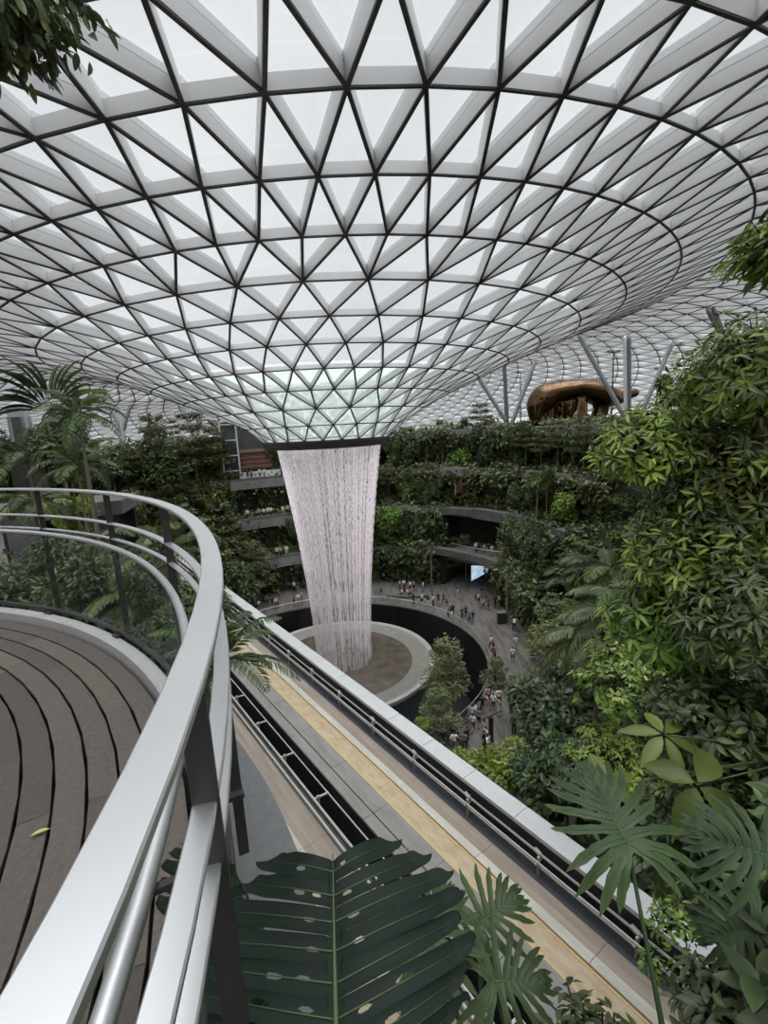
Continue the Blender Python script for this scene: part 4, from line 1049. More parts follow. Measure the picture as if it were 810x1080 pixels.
# --- the perforated monstera leaf
def monstera(L, W, seed, lobes=8, us=.62, droop=.16):
    g = np.random.default_rng(seed); mb = MB(); vn = MB()
    def mid(s): return Vector((0, s*L, -.10*L*s*s+.02*L*s))
    def hw(s):                                   # half width along the midrib
        return W/2*max(.02, (math.sin(PI*min(1,(s*.80+.20)))**.62))
    for side in (-1, 1):
        for k in range(lobes):
            s0, s1 = k/lobes*.93, (k+1)/lobes*.93; nc, nu = 30, 90; us_ = min(.92, us*g.uniform(.95,1.4)); ln_ = g.uniform(.86,1.08)
            ell = []
            if k > 0:
                if g.random() < .75: ell.append((g.uniform(.12,.2), g.uniform(-.3,.3), .045, .17))
                if g.random() < .55: ell.append((g.uniform(.3,.48), g.uniform(-.3,.3), .06, .20))
            idx = {}
            for i in range(nc+1):
                c = -1+2*i/nc
                for j in range(nu+1):
                    u = j/nu
                    cc = c
                    if u > us_:
                        q = (u-us_)/(1-us_); cc = c*(1-.20*min(1,q*2.2))*(math.sqrt(max(0,1-max(0,(q-.62)/.38)**2)) if q > .62 else 1)
                    s = (s0+s1)/2+(s1-s0)/2*cc
                    p = mid(s); wdt = hw((s0+s1)/2+(s1-s0)/2*c*.6)*ln_
                    fwd = .20*u*u*L*.42+.40*u*L*.4
                    x = side*wdt*u; y = p.y+fwd*(1-.45*(s))
                    z = p.z+.05*L*math.sin(PI*min(1,u*1.2))*.6-droop*L*u*u*.55-.010*L*(c*c)*(1 if u > .05 else 0)*-1
                    idx[i,j] = len(mb.v); mb.v.append((x,y,z))
            for i in range(nc):
                for j in range(nu):
                    cu, cc = (j+.5)/nu, -1+2*(i+.5)/nc
                    if any(((cu-a)/ru)**2+((cc-b)/rc)**2 < 1 for a, b, ru, rc in ell): continue
                    mb.f.append((idx[i,j], idx[i+1,j], idx[i+1,j+1], idx[i,j+1])); mb.m.append(0)
            sm = (s0+s1)/2; pts = []
            for u in np.linspace(0,.9,8):
                p = mid(sm); wdt = hw(sm)*ln_; fwd = .20*u*u*L*.42+.40*u*L*.4
                pts.append((side*wdt*u, p.y+fwd*(1-.45*sm), p.z+.05*L*math.sin(PI*min(1,u*1.2))*.6-droop*L*u*u*.55+.0015))
            vn.tube(pts, [.0021*(1.1-t) for t in np.linspace(0,1,8)], 5, cap=False)
    vn.tube([tuple(mid(s)+Vector((0,0,.003))) for s in np.linspace(0,.97,10)], [.0085*(1.15-s) for s in np.linspace(0,1,10)], 6)
    return mb, vn
def monst(label, base, leaves):
    root = empty('monstera_plant', base); tag(root, label, 'plant')
    for (pb, pt, nrm, W, seed, lobes) in leaves:
        pb, pt = Vector(pb), Vector(pt); L = (pt-pb).length; mb, vn = monstera(L*1.05, W, seed, lobes)
        o = meshobj('leaf_blade', mb.mesh('leaf_blade', [LMAT['deep']], True), root, pb-Vector(base), orient(pt-pb, nrm))
        meshobj('midrib', vn.mesh('midrib', [LMAT['vein']], True), o)
        m2 = MB(); e = pb-Vector(base); m2.tube([(0,0,0), tuple(e*.5+Vector((.02,-.05,.05))), tuple(e)], [.014,.011,.008], 7); m2.build('leaf_stalk', LMAT['philo'], root, True, loc=(0,0,0))
hb = 1.12
pb = at_z(357,1190,EYE-hb-.12); pt = at_z(350,897,EYE-hb+.03)
monst('big dark perforated leaf at the bottom centre beside the railing', (.25,.25,22.6), [(pb, pt, (0,-.22,1), .70, 4, 8)])
pb2 = at_z(262,1150,EYE-1.45); pt2 = at_z(236,885,EYE-1.42)
monst('dark drooping leaf squeezed between railing and the big perforated leaf', (.22,.1,22.6), [(pb2, pt2, (.85,-.25,.6), .42, 9, 8)])
# --- branch hanging into the top left corner
c = at_y(18, 10, 3.6)
root = empty('hanging_branch', (c.x-.9, c.y, c.z+.8)); tag(root, 'dark leafy branch hanging into the top left corner', 'branch')
g = np.random.default_rng(77); lm = LM(); tw = MB(); PP, DD = [], []
for k in range(115):
    e = np.array(at_y(g.uniform(-25,88)-(0 if g.random() < .6 else 30), g.uniform(-30,66), 3.6+g.uniform(-.35,.35)))-np.array(root.location)
    if k < 6: e = np.array(at_y([108,98,60,80,45,88][k], [30,12,72,66,80,8][k], 3.6))-np.array(root.location)
    tw.tube([(0,0,0), tuple(e*.55+np.array([0,0,.12])), tuple(e)], [.018,.008,.003], 5, cap=False)
    n = 32; t = g.uniform(.45,1.02,n)[:,None]; PP.append(e*t+np.array([0,0,.12])*(1-t)*2+g.normal(size=(n,3))*.05); DD.append(np.tile(unit(e),(n,1))*.5+g.normal(size=(n,3))*.5+np.array([0,0,-.55]))
PP = np.concatenate(PP); DD = np.concatenate(DD); N_ = len(PP)
lm.leaves(PP, DD, np.array([0,0,1])+rdir(N_,g)*.6, .115*g.uniform(.7,1.2,N_), .045, T10, (g.random(N_) < .25).astype(int))
o = bpy.data.objects.new('leaves', lm.mesh('leaves', [LMAT['dark'], LMAT['mid']])); COL.objects.link(o); o.parent = root
tw.build('twigs', MT['bark_dark'], root, loc=(0,0,0))
# ------------------------------------------------------------------ columns, lamps, buildings, sculpture
def onlev(px, k, dr):
    """point on terrace k, dr metres behind its edge, in the direction of pixel column px"""
    y = 40.0
    for _ in range(60):
        p = at_y(px, 470, y); ps, r = psi_r(p.x, p.y); y += (rk(ps,k)+dr-r)*.6
    p = at_y(px, 470, y); return Vector((p.x, p.y, LV[k]+.02))
def column(label, y, struts, mats, zb=24.9):
    """struts: (top px, top py, foot px, foot py, radius)"""
    f0 = at_y(struts[0][2], struts[0][3], y); root = empty('roof_column', (f0.x, f0.y, zb)); tag(root, label, 'column')
    for (a, b, c, d, r), m in zip(struts, mats):
        t = at_y(a, b, y); f = at_y(c, d, y); dr = (f-t); k = (zb-t.z)/dr.z; f = t+dr*k
        # run the head of the strut up into the roof frame
        for _ in range(40):
            if t.z < roof_z(t.x, t.y)-.05: t = t-dr.normalized()*.12
        mb = MB(); mb.tube([f, f+(t-f)*.06, f+(t-f)*.12, t-(t-f)*.05, t], [r*.7, r, r, r, r*.6], 14); q = mb.build('strut', MT[m], root, True)
    mb = MB(); mb.lathe((f0.x,f0.y,zb), [(0,.25),(.7,.25),(.75,0)], 20); mb.build('base_plinth', MT['concrete'], root)
column('tall grey column group rising beside the bronze sculpture, right of centre', 62, [(663,353,663,437,.30),(614,360,657,437,.30),(659,372,660,437,.22),(707,366,676,437,.30)], ['grey_dark_paint','grey_paint','white_paint','grey_paint'])
column('grey V-shaped columns left of the bronze sculpture behind small trees', 80, [(532,388,534,430,.34),(505,399,526,432,.34),(566,377,546,430,.34)], ['grey_dark_paint','grey_paint','grey_paint'])
column('white column with leaning grey struts above the trees at far left', 72, [(122,400,128,442,.30),(101,398,119,436,.28),(142,410,134,440,.26),(91,426,108,442,.28)], ['white_paint','grey_paint','grey_paint','white_paint'])
column('small V-shaped columns under the funnel edge left of the lift tower', 83, [(206,432,207,456,.32),(192,427,203,457,.3),(213,434,208,458,.3)], ['white_paint','grey_paint','grey_paint'])
column('grey strut half hidden by leaves at upper right', 48, [(753,328,764,360,.28),(748,330,770,372,.2)], ['grey_dark_paint','grey_dark_paint'])
def lamp(label, px, py0, py1, y, heads, arm=.8):
    f = at_y(px, py1, y); t = at_y(px, py0, y); z = ground(f.x, f.y); root = empty('lamp_post', (f.x, f.y, z)); tag(root, label, 'lamp')
    mb = MB(); mb.tube([(f.x,f.y,z), (f.x,f.y,t.z)], [.11,.07], 8); mb.build('pole', MT['post_dark'] if heads else MT['bark'], root)
    for s in ((-1,1) if heads == 2 else (-1,)):
        mb = MB(); mb.bar((f.x,f.y,t.z-.2), (f.x+s*arm,f.y,t.z+(0 if heads == 2 else .9)), .08, .08, (0,1,0)); mb.build('arm', MT['post_dark'] if heads else MT['bark'], root)
        mb = MB(); mb.box((f.x+s*arm,f.y,t.z-.05+(0 if heads == 2 else .9)), .34, .3, .2); mb.build('lamp_head', MT['grey_dark_paint'], root)
lamp('dark twin-headed lamp post standing between the bronze sculpture and tall columns', 645, 370, 437, 62.5, 2, .65)
lamp('slim dark lamp post seen through the roof columns right of the sculpture', 692, 388, 437, 66, 2, .3)
lamp('thin lamp post behind the left end of the bronze sculpture', 549, 392, 437, 84, 2, .5)
def plaza_pole(label, px, pyf, h, col='bark', arm=True):
    p = at_z(px, pyf, 0); root = empty('plaza_lamp_post', p); tag(root, label, 'lamp')
    mb = MB(); mb.tube([(p.x,p.y,0),(p.x,p.y,h)], [.13,.09], 8); mb.build('pole', MT[col], root)
    if arm:
        mb = MB(); mb.bar((p.x,p.y,h-.6), (p.x-1.3,p.y,h+.9), .09, .09, (0,1,0)); mb.build('arm', MT[col], root)
        mb = MB(); mb.box((p.x-1.45,p.y,h+.95), .5, .22, .14); mb.build('lamp_head', MT['grey_paint'], root)
plaza_pole('tall slim lamp post with slanted arm at the plaza back edge', 456, 630, 8.2)
plaza_pole('wooden coloured post with side branch arm at the plaza right edge', 535, 656, 6.4)
p = at_z(518, 782, 0); root = empty('sign_post', p); tag(root, 'dark T-shaped post among the people near the guideway', 'post')
mb = MB(); mb.box((p.x,p.y,1.15), .34, .34, 2.3); mb.build('pole', MT['post_dark'], root)
mb = MB(); mb.bar((p.x-1.0,p.y-.5,2.3), (p.x+1.1,p.y+.7,2.3), .09, .08, (0,0,1)); mb.build('cross_arm', MT['post_dark'], root)
p = at_z(483, 631, 0); root = empty('bollard', p); tag(root, 'short pale bollard at the plaza back edge right of the lamp post', 'bollard')
mb = MB(); mb.lathe((p.x,p.y,0), [(0,1.32),(.16,1.3),(.2,1.2),(.2,0)], 14); mb.build('post', MT['pipe'], root)
mb = MB(); mb.lathe((p.x,p.y,.95), [(.205,0),(.215,.04),(.205,.08)], 14); mb.build('collar', MT['post_dark'], root)
# blue kiosk and dark cabinet on the plaza
p = at_z(556, 742, 0); root = empty('kiosk', p, -.4); tag(root, 'blue kiosk panel with dark counter half hidden by trees beside the plaza', 'kiosk')
MT['blue'] = mat('blue', (.02,.07,.42), .45); MT['navy'] = mat('navy', (.012,.018,.035), .6)
mb = MB(); mb.box((.35,.0,1.15), .9, .12, 2.3); mb.build('panel', MT['blue'], root, loc=(0,0,0))
mb = MB(); mb.box((-.85,-.2,.55), 1.5, .8, 1.1); mb.box((-.85,-.2,1.13), 1.6, .9, .06); mb.build('counter', MT['navy'], root, loc=(0,0,0))
mb = MB(); mb.box((-.85,.1,2.25), 1.7, 1.2, .08); mb.box((-1.62,.6,1.1), .06, .06, 2.2); mb.build('canopy', MT['navy'], root, loc=(0,0,0))
p = at_z(529, 657, 0); root = empty('cabinet', p); tag(root, 'dark square cabinet at the foot of the wooden coloured post', 'cabinet')
mb = MB(); mb.box((p.x,p.y,.75), 1.1, .8, 1.5); mb.build('body', MT['post_dark'], root)
mb = MB(); mb.box((p.x,p.y,1.53), 1.2, .9, .06); mb.build('lid', MT['grey_dark_paint'], root)
# orange panel left of the water
p = at_y(288, 614, 84); p.z = ground(p.x, p.y); t = at_y(288, 596, 84); root = empty('orange_panel', p, .5); tag(root, 'tall orange sign pillar with pale top left of the waterfall', 'sign')
MT['orange'] = mat('orange', (.55,.10,.02), .5); h = t.z-p.z
mb = MB(); mb.box((0,0,h/2), 1.5, .5, h); mb.build('panel', MT['orange'], root, loc=(0,0,0))
mb = MB(); mb.box((-.1,0,h+.12), 1.8, .7, .24); mb.build('cap', MT['white_paint'], root, loc=(0,0,0))
# lift tower and shop front on the third terrace
p = onlev(242, 3, 1.6); root = empty('lift_tower', p, .3); tag(root, 'glass lift tower with white frame under the funnel edge', 'lift')
for x in (-1.3, 1.3):
    for y in (-1.1, 1.1):
        mb = MB(); mb.box((x,y,4.9), .26, .26, 9.8); mb.build('frame_post', MT['white_paint'], root, loc=(0,0,0))
mb = MB()
for z in (1.6,4.2,6.8,9.4):
    for y in (-1.1,1.1): mb.box((0,y,z), 2.6, .2, .22)
    for x in (-1.3,1.3): mb.box((x,0,z), .2, 2.2, .22)
mb.build('cross_beam', MT['white_paint'], root, loc=(0,0,0))
MT['dark_glass'] = mat('dark_glass', (.05,.06,.07), .08, .1, spec=.8)
mb = MB(); mb.box((0,0,4.9), 2.3, 1.9, 9.6); mb.build('glass_shaft', MT['dark_glass'], root, loc=(0,0,0))
mb = MB(); mb.box((-2.6,.2,6.9), 2.4, 1.6, 1.3); mb.build('bridge_link', MT['grey_paint'], root, loc=(0,0,0))
p = onlev(264, 3, 2.2); root = empty('shop_front', p, .45); tag(root, 'red-brown shop front with white parapet beside the lift tower', 'shop')
MT['brick_red'] = mat('brick_red', (.16,.05,.035), .6, c2=(.22,.09,.06), scale=1.5)
mb = MB(); mb.box((.6,0,3.0), 6.0, .4, 3.0); mb.build('timber_panel', MT['brick_red'], root, loc=(0,0,0))
mb = MB(); mb.box((.6,-.1,4.75), 6.2, .8, .5); mb.build('fascia', MT['track_brown'], root, loc=(0,0,0))
mb = MB(); mb.box((1.2,.25,6.6), 9, .4, 3.4); mb.build('upper_wall', MT['concrete_dark'], root, loc=(0,0,0))
for z in (2.0,2.8,3.6):
    mb = MB(); mb.box((.6,-.24,z), 5.8, .12, .16); mb.build('shelf', MT['track_brown'], root, loc=(0,0,0))
mb = MB(); mb.box((.9,-2.0,.62), 7.0, .25, 1.2); mb.build('parapet', MT['white_paint'], root, loc=(0,0,0))
# terrace balconies left of the water (k = 3, 2, 1) and curved balcony on the right
for k in (1,2,3):
    slab('balcony_slab', k, -36, -18, -2.1, .6, LV[k]-1.5, LV[k]-.02, 'concrete', 30)
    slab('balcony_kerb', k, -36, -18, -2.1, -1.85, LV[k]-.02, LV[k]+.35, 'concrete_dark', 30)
def psi_at(px, k):
    p = onlev(px, k, 0); return psi_r(p.x, p.y)[0]
for k, x0, x1, d0 in ((4,458,502,-1.7),(3,468,498,-1.9),(4,572,646,-1.5),(3,560,612,-1.3),(2,405,440,-1.2)):
    a, b = psi_at(x0, k), psi_at(x1, k)
    slab('balcony_slab', k, a, b, d0, .6, LV[k]-1.1, LV[k]+.3, 'concrete', 14)
    slab('recess', k, a+.6, b-.6, -.35, .1, LV[k]-3.6, LV[k]-1.1, 'black', 10)  # solid black strip put in for the shade under the slab
p = onlev(486, 3, -.9); p.z = LV[2]+2.0; root = empty('doorway', p); tag(root, 'reddish lit doorway in the dark recess right of the waterfall', 'doorway')
mb = MB(); mb.box((0,0,1.6), 2.0, .3, 2.6); mb.build('door_panel', MT['brick_red'], root, loc=(0,0,0))
mb = MB(); mb.box((0,-.05,3.0), 2.4, .4, .25); mb.box((-1.1,-.05,1.5), .2, .4, 3); mb.box((1.1,-.05,1.5), .2, .4, 3); mb.build('door_frame', MT['track_brown'], root, loc=(0,0,0))
mb = MB(); ps = np.linspace(34, 56, 30)
for a, b in zip(ps, ps[1:]):
    ra, rb_ = [27.4+1.2*((q-45)/11)**2 for q in (a, b)]
    P = [pol(ra,a,4.7), pol(35,a,4.7), pol(35,b,4.7), pol(rb_,b,4.7)]; mb.hexa(P+[Vector((p.x,p.y,6.2)) for p in P])
struct(mb.build('balcony_slab', MT['concrete_dark'], loc=tuple(pol(29,45,6.2))))
bl = empty('balcony_balustrade', pol(28,45,6.2)); tag(bl, 'glass balustrade on the curved balcony above the dark plaza opening', 'balustrade')
mb = MB()
for a, b in zip(ps, ps[1:]):
    ra, rb_ = [27.6+1.2*((q-45)/11)**2 for q in (a, b)]
    P = [pol(ra,a,6.2), pol(ra+.03,a,6.2), pol(rb_+.03,b,6.2), pol(rb_,b,6.2)]; mb.hexa(P+[Vector((p.x,p.y,7.25)) for p in P])
mb.build('glass_panel', MT['clear_glass'], bl)
mb = MB(); mb.tube([pol(27.62+1.2*((q-45)/11)**2, q, 7.28) for q in ps], .04, 6); mb.build('handrail', MT['steel'], bl)
slab('walkway_ramp', 2, 40, 80, -1.0, .5, LV[2]-1.2, LV[2]+.35, 'concrete_dark', 40)
# bright display panel under the balcony
p = at_y(506, 605, 80); q0, q1, q2, q3 = at_y(497,597,73.5), at_y(516,597,74.5), at_y(515,603,74.5), at_y(497,613,73.5)
root = empty('display_panel', (q0.x,q0.y,q3.z)); tag(root, 'bright pale blue triangular display panel under the curved balcony', 'screen')
m, nt, out = _nt('screen'); MT['screen'] = m
e = N(nt, 'ShaderNodeEmission'); e.inputs[1].default_value = .8
tc = N(nt, 'ShaderNodeTexCoord'); no = N(nt, 'ShaderNodeTexNoise'); no.inputs['Scale'].default_value = .9; nt.links.new(tc.outputs['Object'], no.inputs['Vector'])
cr = N(nt, 'ShaderNodeValToRGB'); cr.color_ramp.elements[0].position = .4; cr.color_ramp.elements[1].position = .62; cr.color_ramp.elements[0].color = (.38,.58,.80,1); cr.color_ramp.elements[1].color = (.75,.82,.86,1)
nt.links.new(no.outputs['Fac'], cr.inputs[0]); nt.links.new(cr.outputs[0], e.inputs[0]); nt.links.new(e.outputs[0], out.inputs[0])
off = Vector((.05,.25,0))
mb = MB(); mb.hexa([q3,q2,q2+off,q3+off,q0,q1,q1+off,q0+off]); mb.build('display_face', MT['screen'], root)
mb = MB(); mb.bar(q3, q2, .12, .1, (0,0,1), 0, -.1); mb.bar(q3, q0, .1, .1, (1,0,0), 0, -.1); mb.build('frame', MT['post_dark'], root)
# concrete overhang behind the left railing
p = at_y(72, 541, 26); struct_mb = MB(); struct_mb.box((p.x-2.5,p.y+2,p.z), 9, 4, .8, .25); struct_mb.box((p.x-2.5,p.y+3.4,p.z-2.2), 8, .4, 4, .25, 1)
for dx in (-5,-2.5,0): struct_mb.box((p.x+dx,p.y+1.2,p.z-2.4), .4, .4, 4, .25)
struct(struct_mb.build('concrete_overhang', [MT['concrete_dark'], MT['black']], loc=tuple(p)))
# pale glass pod at the far left
p = at_y(22, 452, 33); z0 = ground(p.x, p.y); t = at_y(22, 423, 33); w_ = 9.5*proj(p)[2]/FPX; zg = z0; z0 = t.z-2.7; root = empty('glass_pod', (p.x,p.y,z0)); tag(root, 'pale round-topped glass booth under the fan palm at far left', 'booth')
MT['pod'] = mat('pod', (.42,.47,.45), .25, c2=(.5,.54,.52), scale=.5); H = t.z-z0
mb = MB(); mb.lathe((0,0,0), [(w_,0),(w_,H-w_)]+[(w_*math.cos(a), H-w_+w_*math.sin(a)) for a in np.linspace(.1,PI/2,8)], 24); mb.build('shell', MT['pod'], root, True, loc=(0,0,0))
mb = MB()
for a in np.linspace(0, 2*PI, 13)[:-1]: mb.bar((w_*1.01*math.cos(a),w_*1.01*math.sin(a),0), (w_*1.01*math.cos(a),w_*1.01*math.sin(a),H*.62), .06, .05, (math.cos(a),math.sin(a),0))
mb.build('frame', MT['grey_paint'], root, loc=(0,0,0))
mb = MB(); mb.box((.25,-w_*1.0,H*.3), w_*1.0, .15, H*.6); mb.build('door', MT['dark_glass'], root, loc=(0,0,0))
mb = MB(); mb.box((0,0,(zg-z0)/2), w_*2.3, w_*2.3, z0-zg); mb.build('plinth', MT['bark_dark'], root, loc=(0,0,0))
# ---- bronze slide sculpture
sy = 76.0; c0 = at_y(606, 440, sy); SCL = proj(c0)[2]/FPX          # metres per pixel there
root = empty('slide_sculpture', (c0.x, c0.y, 25.0)); tag(root, 'large mirror bronze walk-through sculpture on arched legs above the terraces', 'sculpture')
MT['bronze'] = mat('bronze', (.22,.13,.072), .16, 1, (.13,.075,.042), .35, bump=.1)
mbd = bpy.data.metaballs.new('bronze_body'); mbo = bpy.data.objects.new('bronze_body', mbd); COL.objects.link(mbo)
mbd.resolution = .35; mbd.render_resolution = .35; mbd.threshold = .2
def el(px, py, dy, rx, ry, rz):
    e = mbd.elements.new(type='ELLIPSOID'); e.co = ((px-606)*SCL, dy, (447-py)*SCL); e.size_x, e.size_y, e.size_z = rx*SCL*1.75, ry*SCL*1.6, rz*SCL*1.75; e.radius = 1.0; e.stiffness = 2.0
for q in [(575,416,0,11,16,11),(590,411,0,14,18,9),(606,409,0,15,20,8),(622,412,0,15,20,9),(636,418,0,13,16,8),(648,421,1,10,10,6),(658,418,1,9,7,6),(668,416,1,7,5,4),
          (566,424,0,8,10,11),(566,434,0,6,8,10),(571,444,0,7,9,8),(582,428,3,5,6,12),(583,442,3,5,6,9),
          (607,430,-2,5,5,11),(604,440,-2,7,6,8),(613,444,-2,5,5,6),(600,428,5,5,6,14),(598,444,5,6,6,8),
          (634,430,0,6,7,9),(631,440,0,6,7,8),(640,428,2,7,6,6),(624,442,5,4,5,8),(622,428,5,4,5,12),(596,428,9,14,4,13),(616,426,9,12,4,13)]: el(*q)
bpy.context.view_layer.update()
dg = bpy.context.evaluated_depsgraph_get(); me = bpy.data.meshes.new_from_object(mbo.evaluated_get(dg))
bpy.data.objects.remove(mbo); me.materials.clear(); me.materials.append(MT['bronze'])
if len(me.polygons): me.polygons.foreach_set('use_smooth', [True]*len(me.polygons))
print('SCULPT', len(me.vertices), SCL)
meshobj('bronze_body', me, root)
mb = MB()
for k in range(9): mb.bar(((578+k*7-606)*SCL,-1.5,(405-445)*-SCL+.2), ((578+k*7-606)*SCL,-1.5,(398-445)*-SCL), .06, .06, (0,1,0))
mb.bar(((576-606)*SCL,-1.5,(399-445)*-SCL), ((640-606)*SCL,-1.5,(399-445)*-SCL), .07, .07, (0,0,1)); mb.build('guard_rail', MT['post_dark'], root, loc=(0,0,0))
# added spotlights that brighten the water; they have no fixtures
for i, ps in enumerate((95,-95,140,-140)):
    p = pol(40 if abs(ps) < 120 else 43, ps, 27.5 if abs(ps) < 120 else 22.0)
    l = bpy.data.lights.new('water_fill_spot', 'SPOT'); l.energy = WATER_FILL_W; l.spot_size = math.radians(38); l.spot_blend = .8; l.shadow_soft_size = .6; l.color = (1,.95,.98)
    o = bpy.data.objects.new('water_fill_spot', l); COL.objects.link(o); o.location = p
    o.rotation_euler = (Vector((WFX,WFY,13))-p).to_track_quat('-Z','Y').to_euler()
# ------------------------------------------------------------------ people
def cloth(name, c): return mat('cloth_'+name, c, .8)
CL = {'white':cloth('white',(.80,.80,.80)),'black':cloth('black',(.015,.015,.017)),'grey':cloth('grey',(.22,.22,.23)),'navy':cloth('navy',(.02,.03,.08)),'red':cloth('red',(.38,.03,.03)),
      'pink':cloth('pink',(.58,.34,.34)),'blue':cloth('blue',(.12,.22,.45)),'yellow':cloth('yellow',(.62,.45,.10)),'beige':cloth('beige',(.46,.38,.28)),'denim':cloth('denim',(.06,.09,.16)),
      'maroon':cloth('maroon',(.18,.02,.03)),'olive':cloth('olive',(.10,.10,.05))}
SKIN = mat('skin', (.42,.25,.17), .6); HAIR = mat('hair', (.012,.01,.009), .6); SHOE = mat('shoe', (.10,.10,.10), .6)
def person_base(pose):
    J = {}
    def s(n, *v): J[n] = Vector(v)
    s('pel',0,0,.93); s('wst',0,.01,1.08); s('chs',0,0,1.27); s('nk',0,0,1.43); s('hb',0,.02,1.50); s('hd',0,.03,1.585); s('ht',0,.015,1.66)
    for sd, t in ((-1,'l'),(1,'r')):
        s('sh'+t, sd*.165,0,1.375); s('el'+t, sd*.225,-.02,1.12); s('wr'+t, sd*.215,.07,.90); s('fi'+t, sd*.20,.10,.80)
        s('hp'+t, sd*.085,0,.88); s('kn'+t, sd*.095,.02,.49); s('an'+t, sd*.095,-.02,.085); s('to'+t, sd*.105,.13,.035)
    if pose == 'walk':
        J['knl'] = Vector((-.09,.17,.51)); J['anl'] = Vector((-.09,.24,.12)); J['tol'] = Vector((-.1,.38,.07)); J['knr'] = Vector((.09,-.03,.48)); J['anr'] = Vector((.09,-.30,.14)); J['tor'] = Vector((.1,-.18,.03))
        J['ell'] = Vector((-.22,-.12,1.13)); J['wrl'] = Vector((-.20,-.14,.90)); J['fil'] = Vector((-.19,-.11,.80)); J['elr'] = Vector((.22,.06,1.13)); J['wrr'] = Vector((.19,.24,.98)); J['fir'] = Vector((.18,.32,.93))
    if pose == 'phone':
        J['elr'] = Vector((.22,.08,1.13)); J['wrr'] = Vector((.13,.28,1.30)); J['fir'] = Vector((.10,.33,1.38)); J['knl'] += Vector((-.02,.03,0))
    if pose == 'lean':
        for k in ('wst','chs','nk','hb','hd','ht','shl','shr','ell','elr','wrl','wrr','fil','fir'):
            z = J[k].z-.93; J[k] = Vector((J[k].x, J[k].y+z*.55, .93+z*.84))
        for t, sd in (('l',-1),('r',1)): J['el'+t] = J['sh'+t]+Vector((sd*.05,.18,-.20)); J['wr'+t] = J['el'+t]+Vector((-sd*.03,.2,.02)); J['fi'+t] = J['wr'+t]+Vector((0,.09,.0))
    if pose == 'sit':
        for k in J: J[k] = J[k]+Vector((0,0,-.43)) if k[:2] not in ('kn','an','to') else J[k]
        for t, sd in (('l',-1),('r',1)):
            J['kn'+t] = Vector((sd*.11,.42,.48)); J['an'+t] = Vector((sd*.11,.40,.085)); J['to'+t] = Vector((sd*.12,.55,.035)); J['wr'+t] = Vector((sd*.14,.28,.58)); J['fi'+t] = Vector((sd*.12,.37,.56))
    E_ = [('pel','wst','top'),('wst','chs','top'),('chs','nk','top'),('nk','hb','skin'),('hb','hd','head'),('hd','ht','hair')]
    for t in 'lr': E_ += [('chs','sh'+t,'top'),('sh'+t,'el'+t,'top'),('el'+t,'wr'+t,'skin'),('wr'+t,'fi'+t,'skin'),('pel','hp'+t,'bot'),('hp'+t,'kn'+t,'bot'),('kn'+t,'an'+t,'shin'),('an'+t,'to'+t,'shoe')]
    R = {'pel':(.135,.10),'wst':(.125,.09),'chs':(.15,.10),'nk':(.06,.06),'hb':(.062,.07),'hd':(.078,.098),'ht':(.055,.065)}
    for t in 'lr': R.update({'sh'+t:(.06,.06),'el'+t:(.043,.043),'wr'+t:(.03,.03),'fi'+t:(.026,.03),'hp'+t:(.085,.09),'kn'+t:(.062,.065),'an'+t:(.042,.045),'to'+t:(.035,.03)})
    names = list(J); me = bpy.data.meshes.new('person'); me.from_pydata([tuple(J[n]) for n in names], [(names.index(a), names.index(b)) for a, b, c in E_], [])
    o = bpy.data.objects.new('person', me); COL.objects.link(o)
    o.modifiers.new('skin', 'SKIN'); o.modifiers.new('sub', 'SUBSURF').levels = 1
    o.modifiers['sub'].render_levels = 1
    for i, n in enumerate(names):
        sv = me.skin_vertices[0].data[i]; sv.radius = R[n]; sv.use_root = (n == 'pel')
    bpy.context.view_layer.update(); dg = bpy.context.evaluated_depsgraph_get(); m2 = bpy.data.meshes.new_from_object(o.evaluated_get(dg)); bpy.data.objects.remove(o)
    idx = []
    for p in m2.polygons:
        c = p.center; best = None
        for a, b, part in E_:
            A, B = J[a], J[b]; t = max(0, min(1, (c-A).dot(B-A)/max((B-A).length_squared,1e-9))); d = (c-(A+(B-A)*t)).length
            if best is None or d < best[0]: best = (d, part)
        part = best[1]
        if part == 'head': part = 'hair' if c.y < J['hd'].y-.015 or c.z > J['hd'].z+.035 else 'skin'
        if part == 'bot' and c.z > J['pel'].z+.05: part = 'top'
        idx.append({'skin':0,'hair':1,'top':2,'bot':3,'shin':4,'shoe':5}[part])
    m2.polygons.foreach_set('material_index', idx); m2.polygons.foreach_set('use_smooth', [True]*len(idx))
    m2['mi'] = idx
    return m2
PB = {p: person_base(p) for p in ('stand','walk','phone','lean','sit')}
PCACHE = {}
def person_mesh(pose, top, bot, short):
    k = (pose, top, bot, short)
    if k not in PCACHE:
        m = PB[pose].copy(); m.name = 'person'; m.materials.clear()
        for q in (SKIN, HAIR, CL[top], CL[bot], SKIN if short else CL[bot], SHOE): m.materials.append(q)
        m.polygons.foreach_set('material_index', list(m['mi'])); PCACHE[k] = m
    return PCACHE[k]
PEOPLE = []
POSEW = {'stand':'standing','walk':'walking','phone':'raising a phone','lean':'leaning forward','sit':'sitting'}
prnd = random.Random(4)
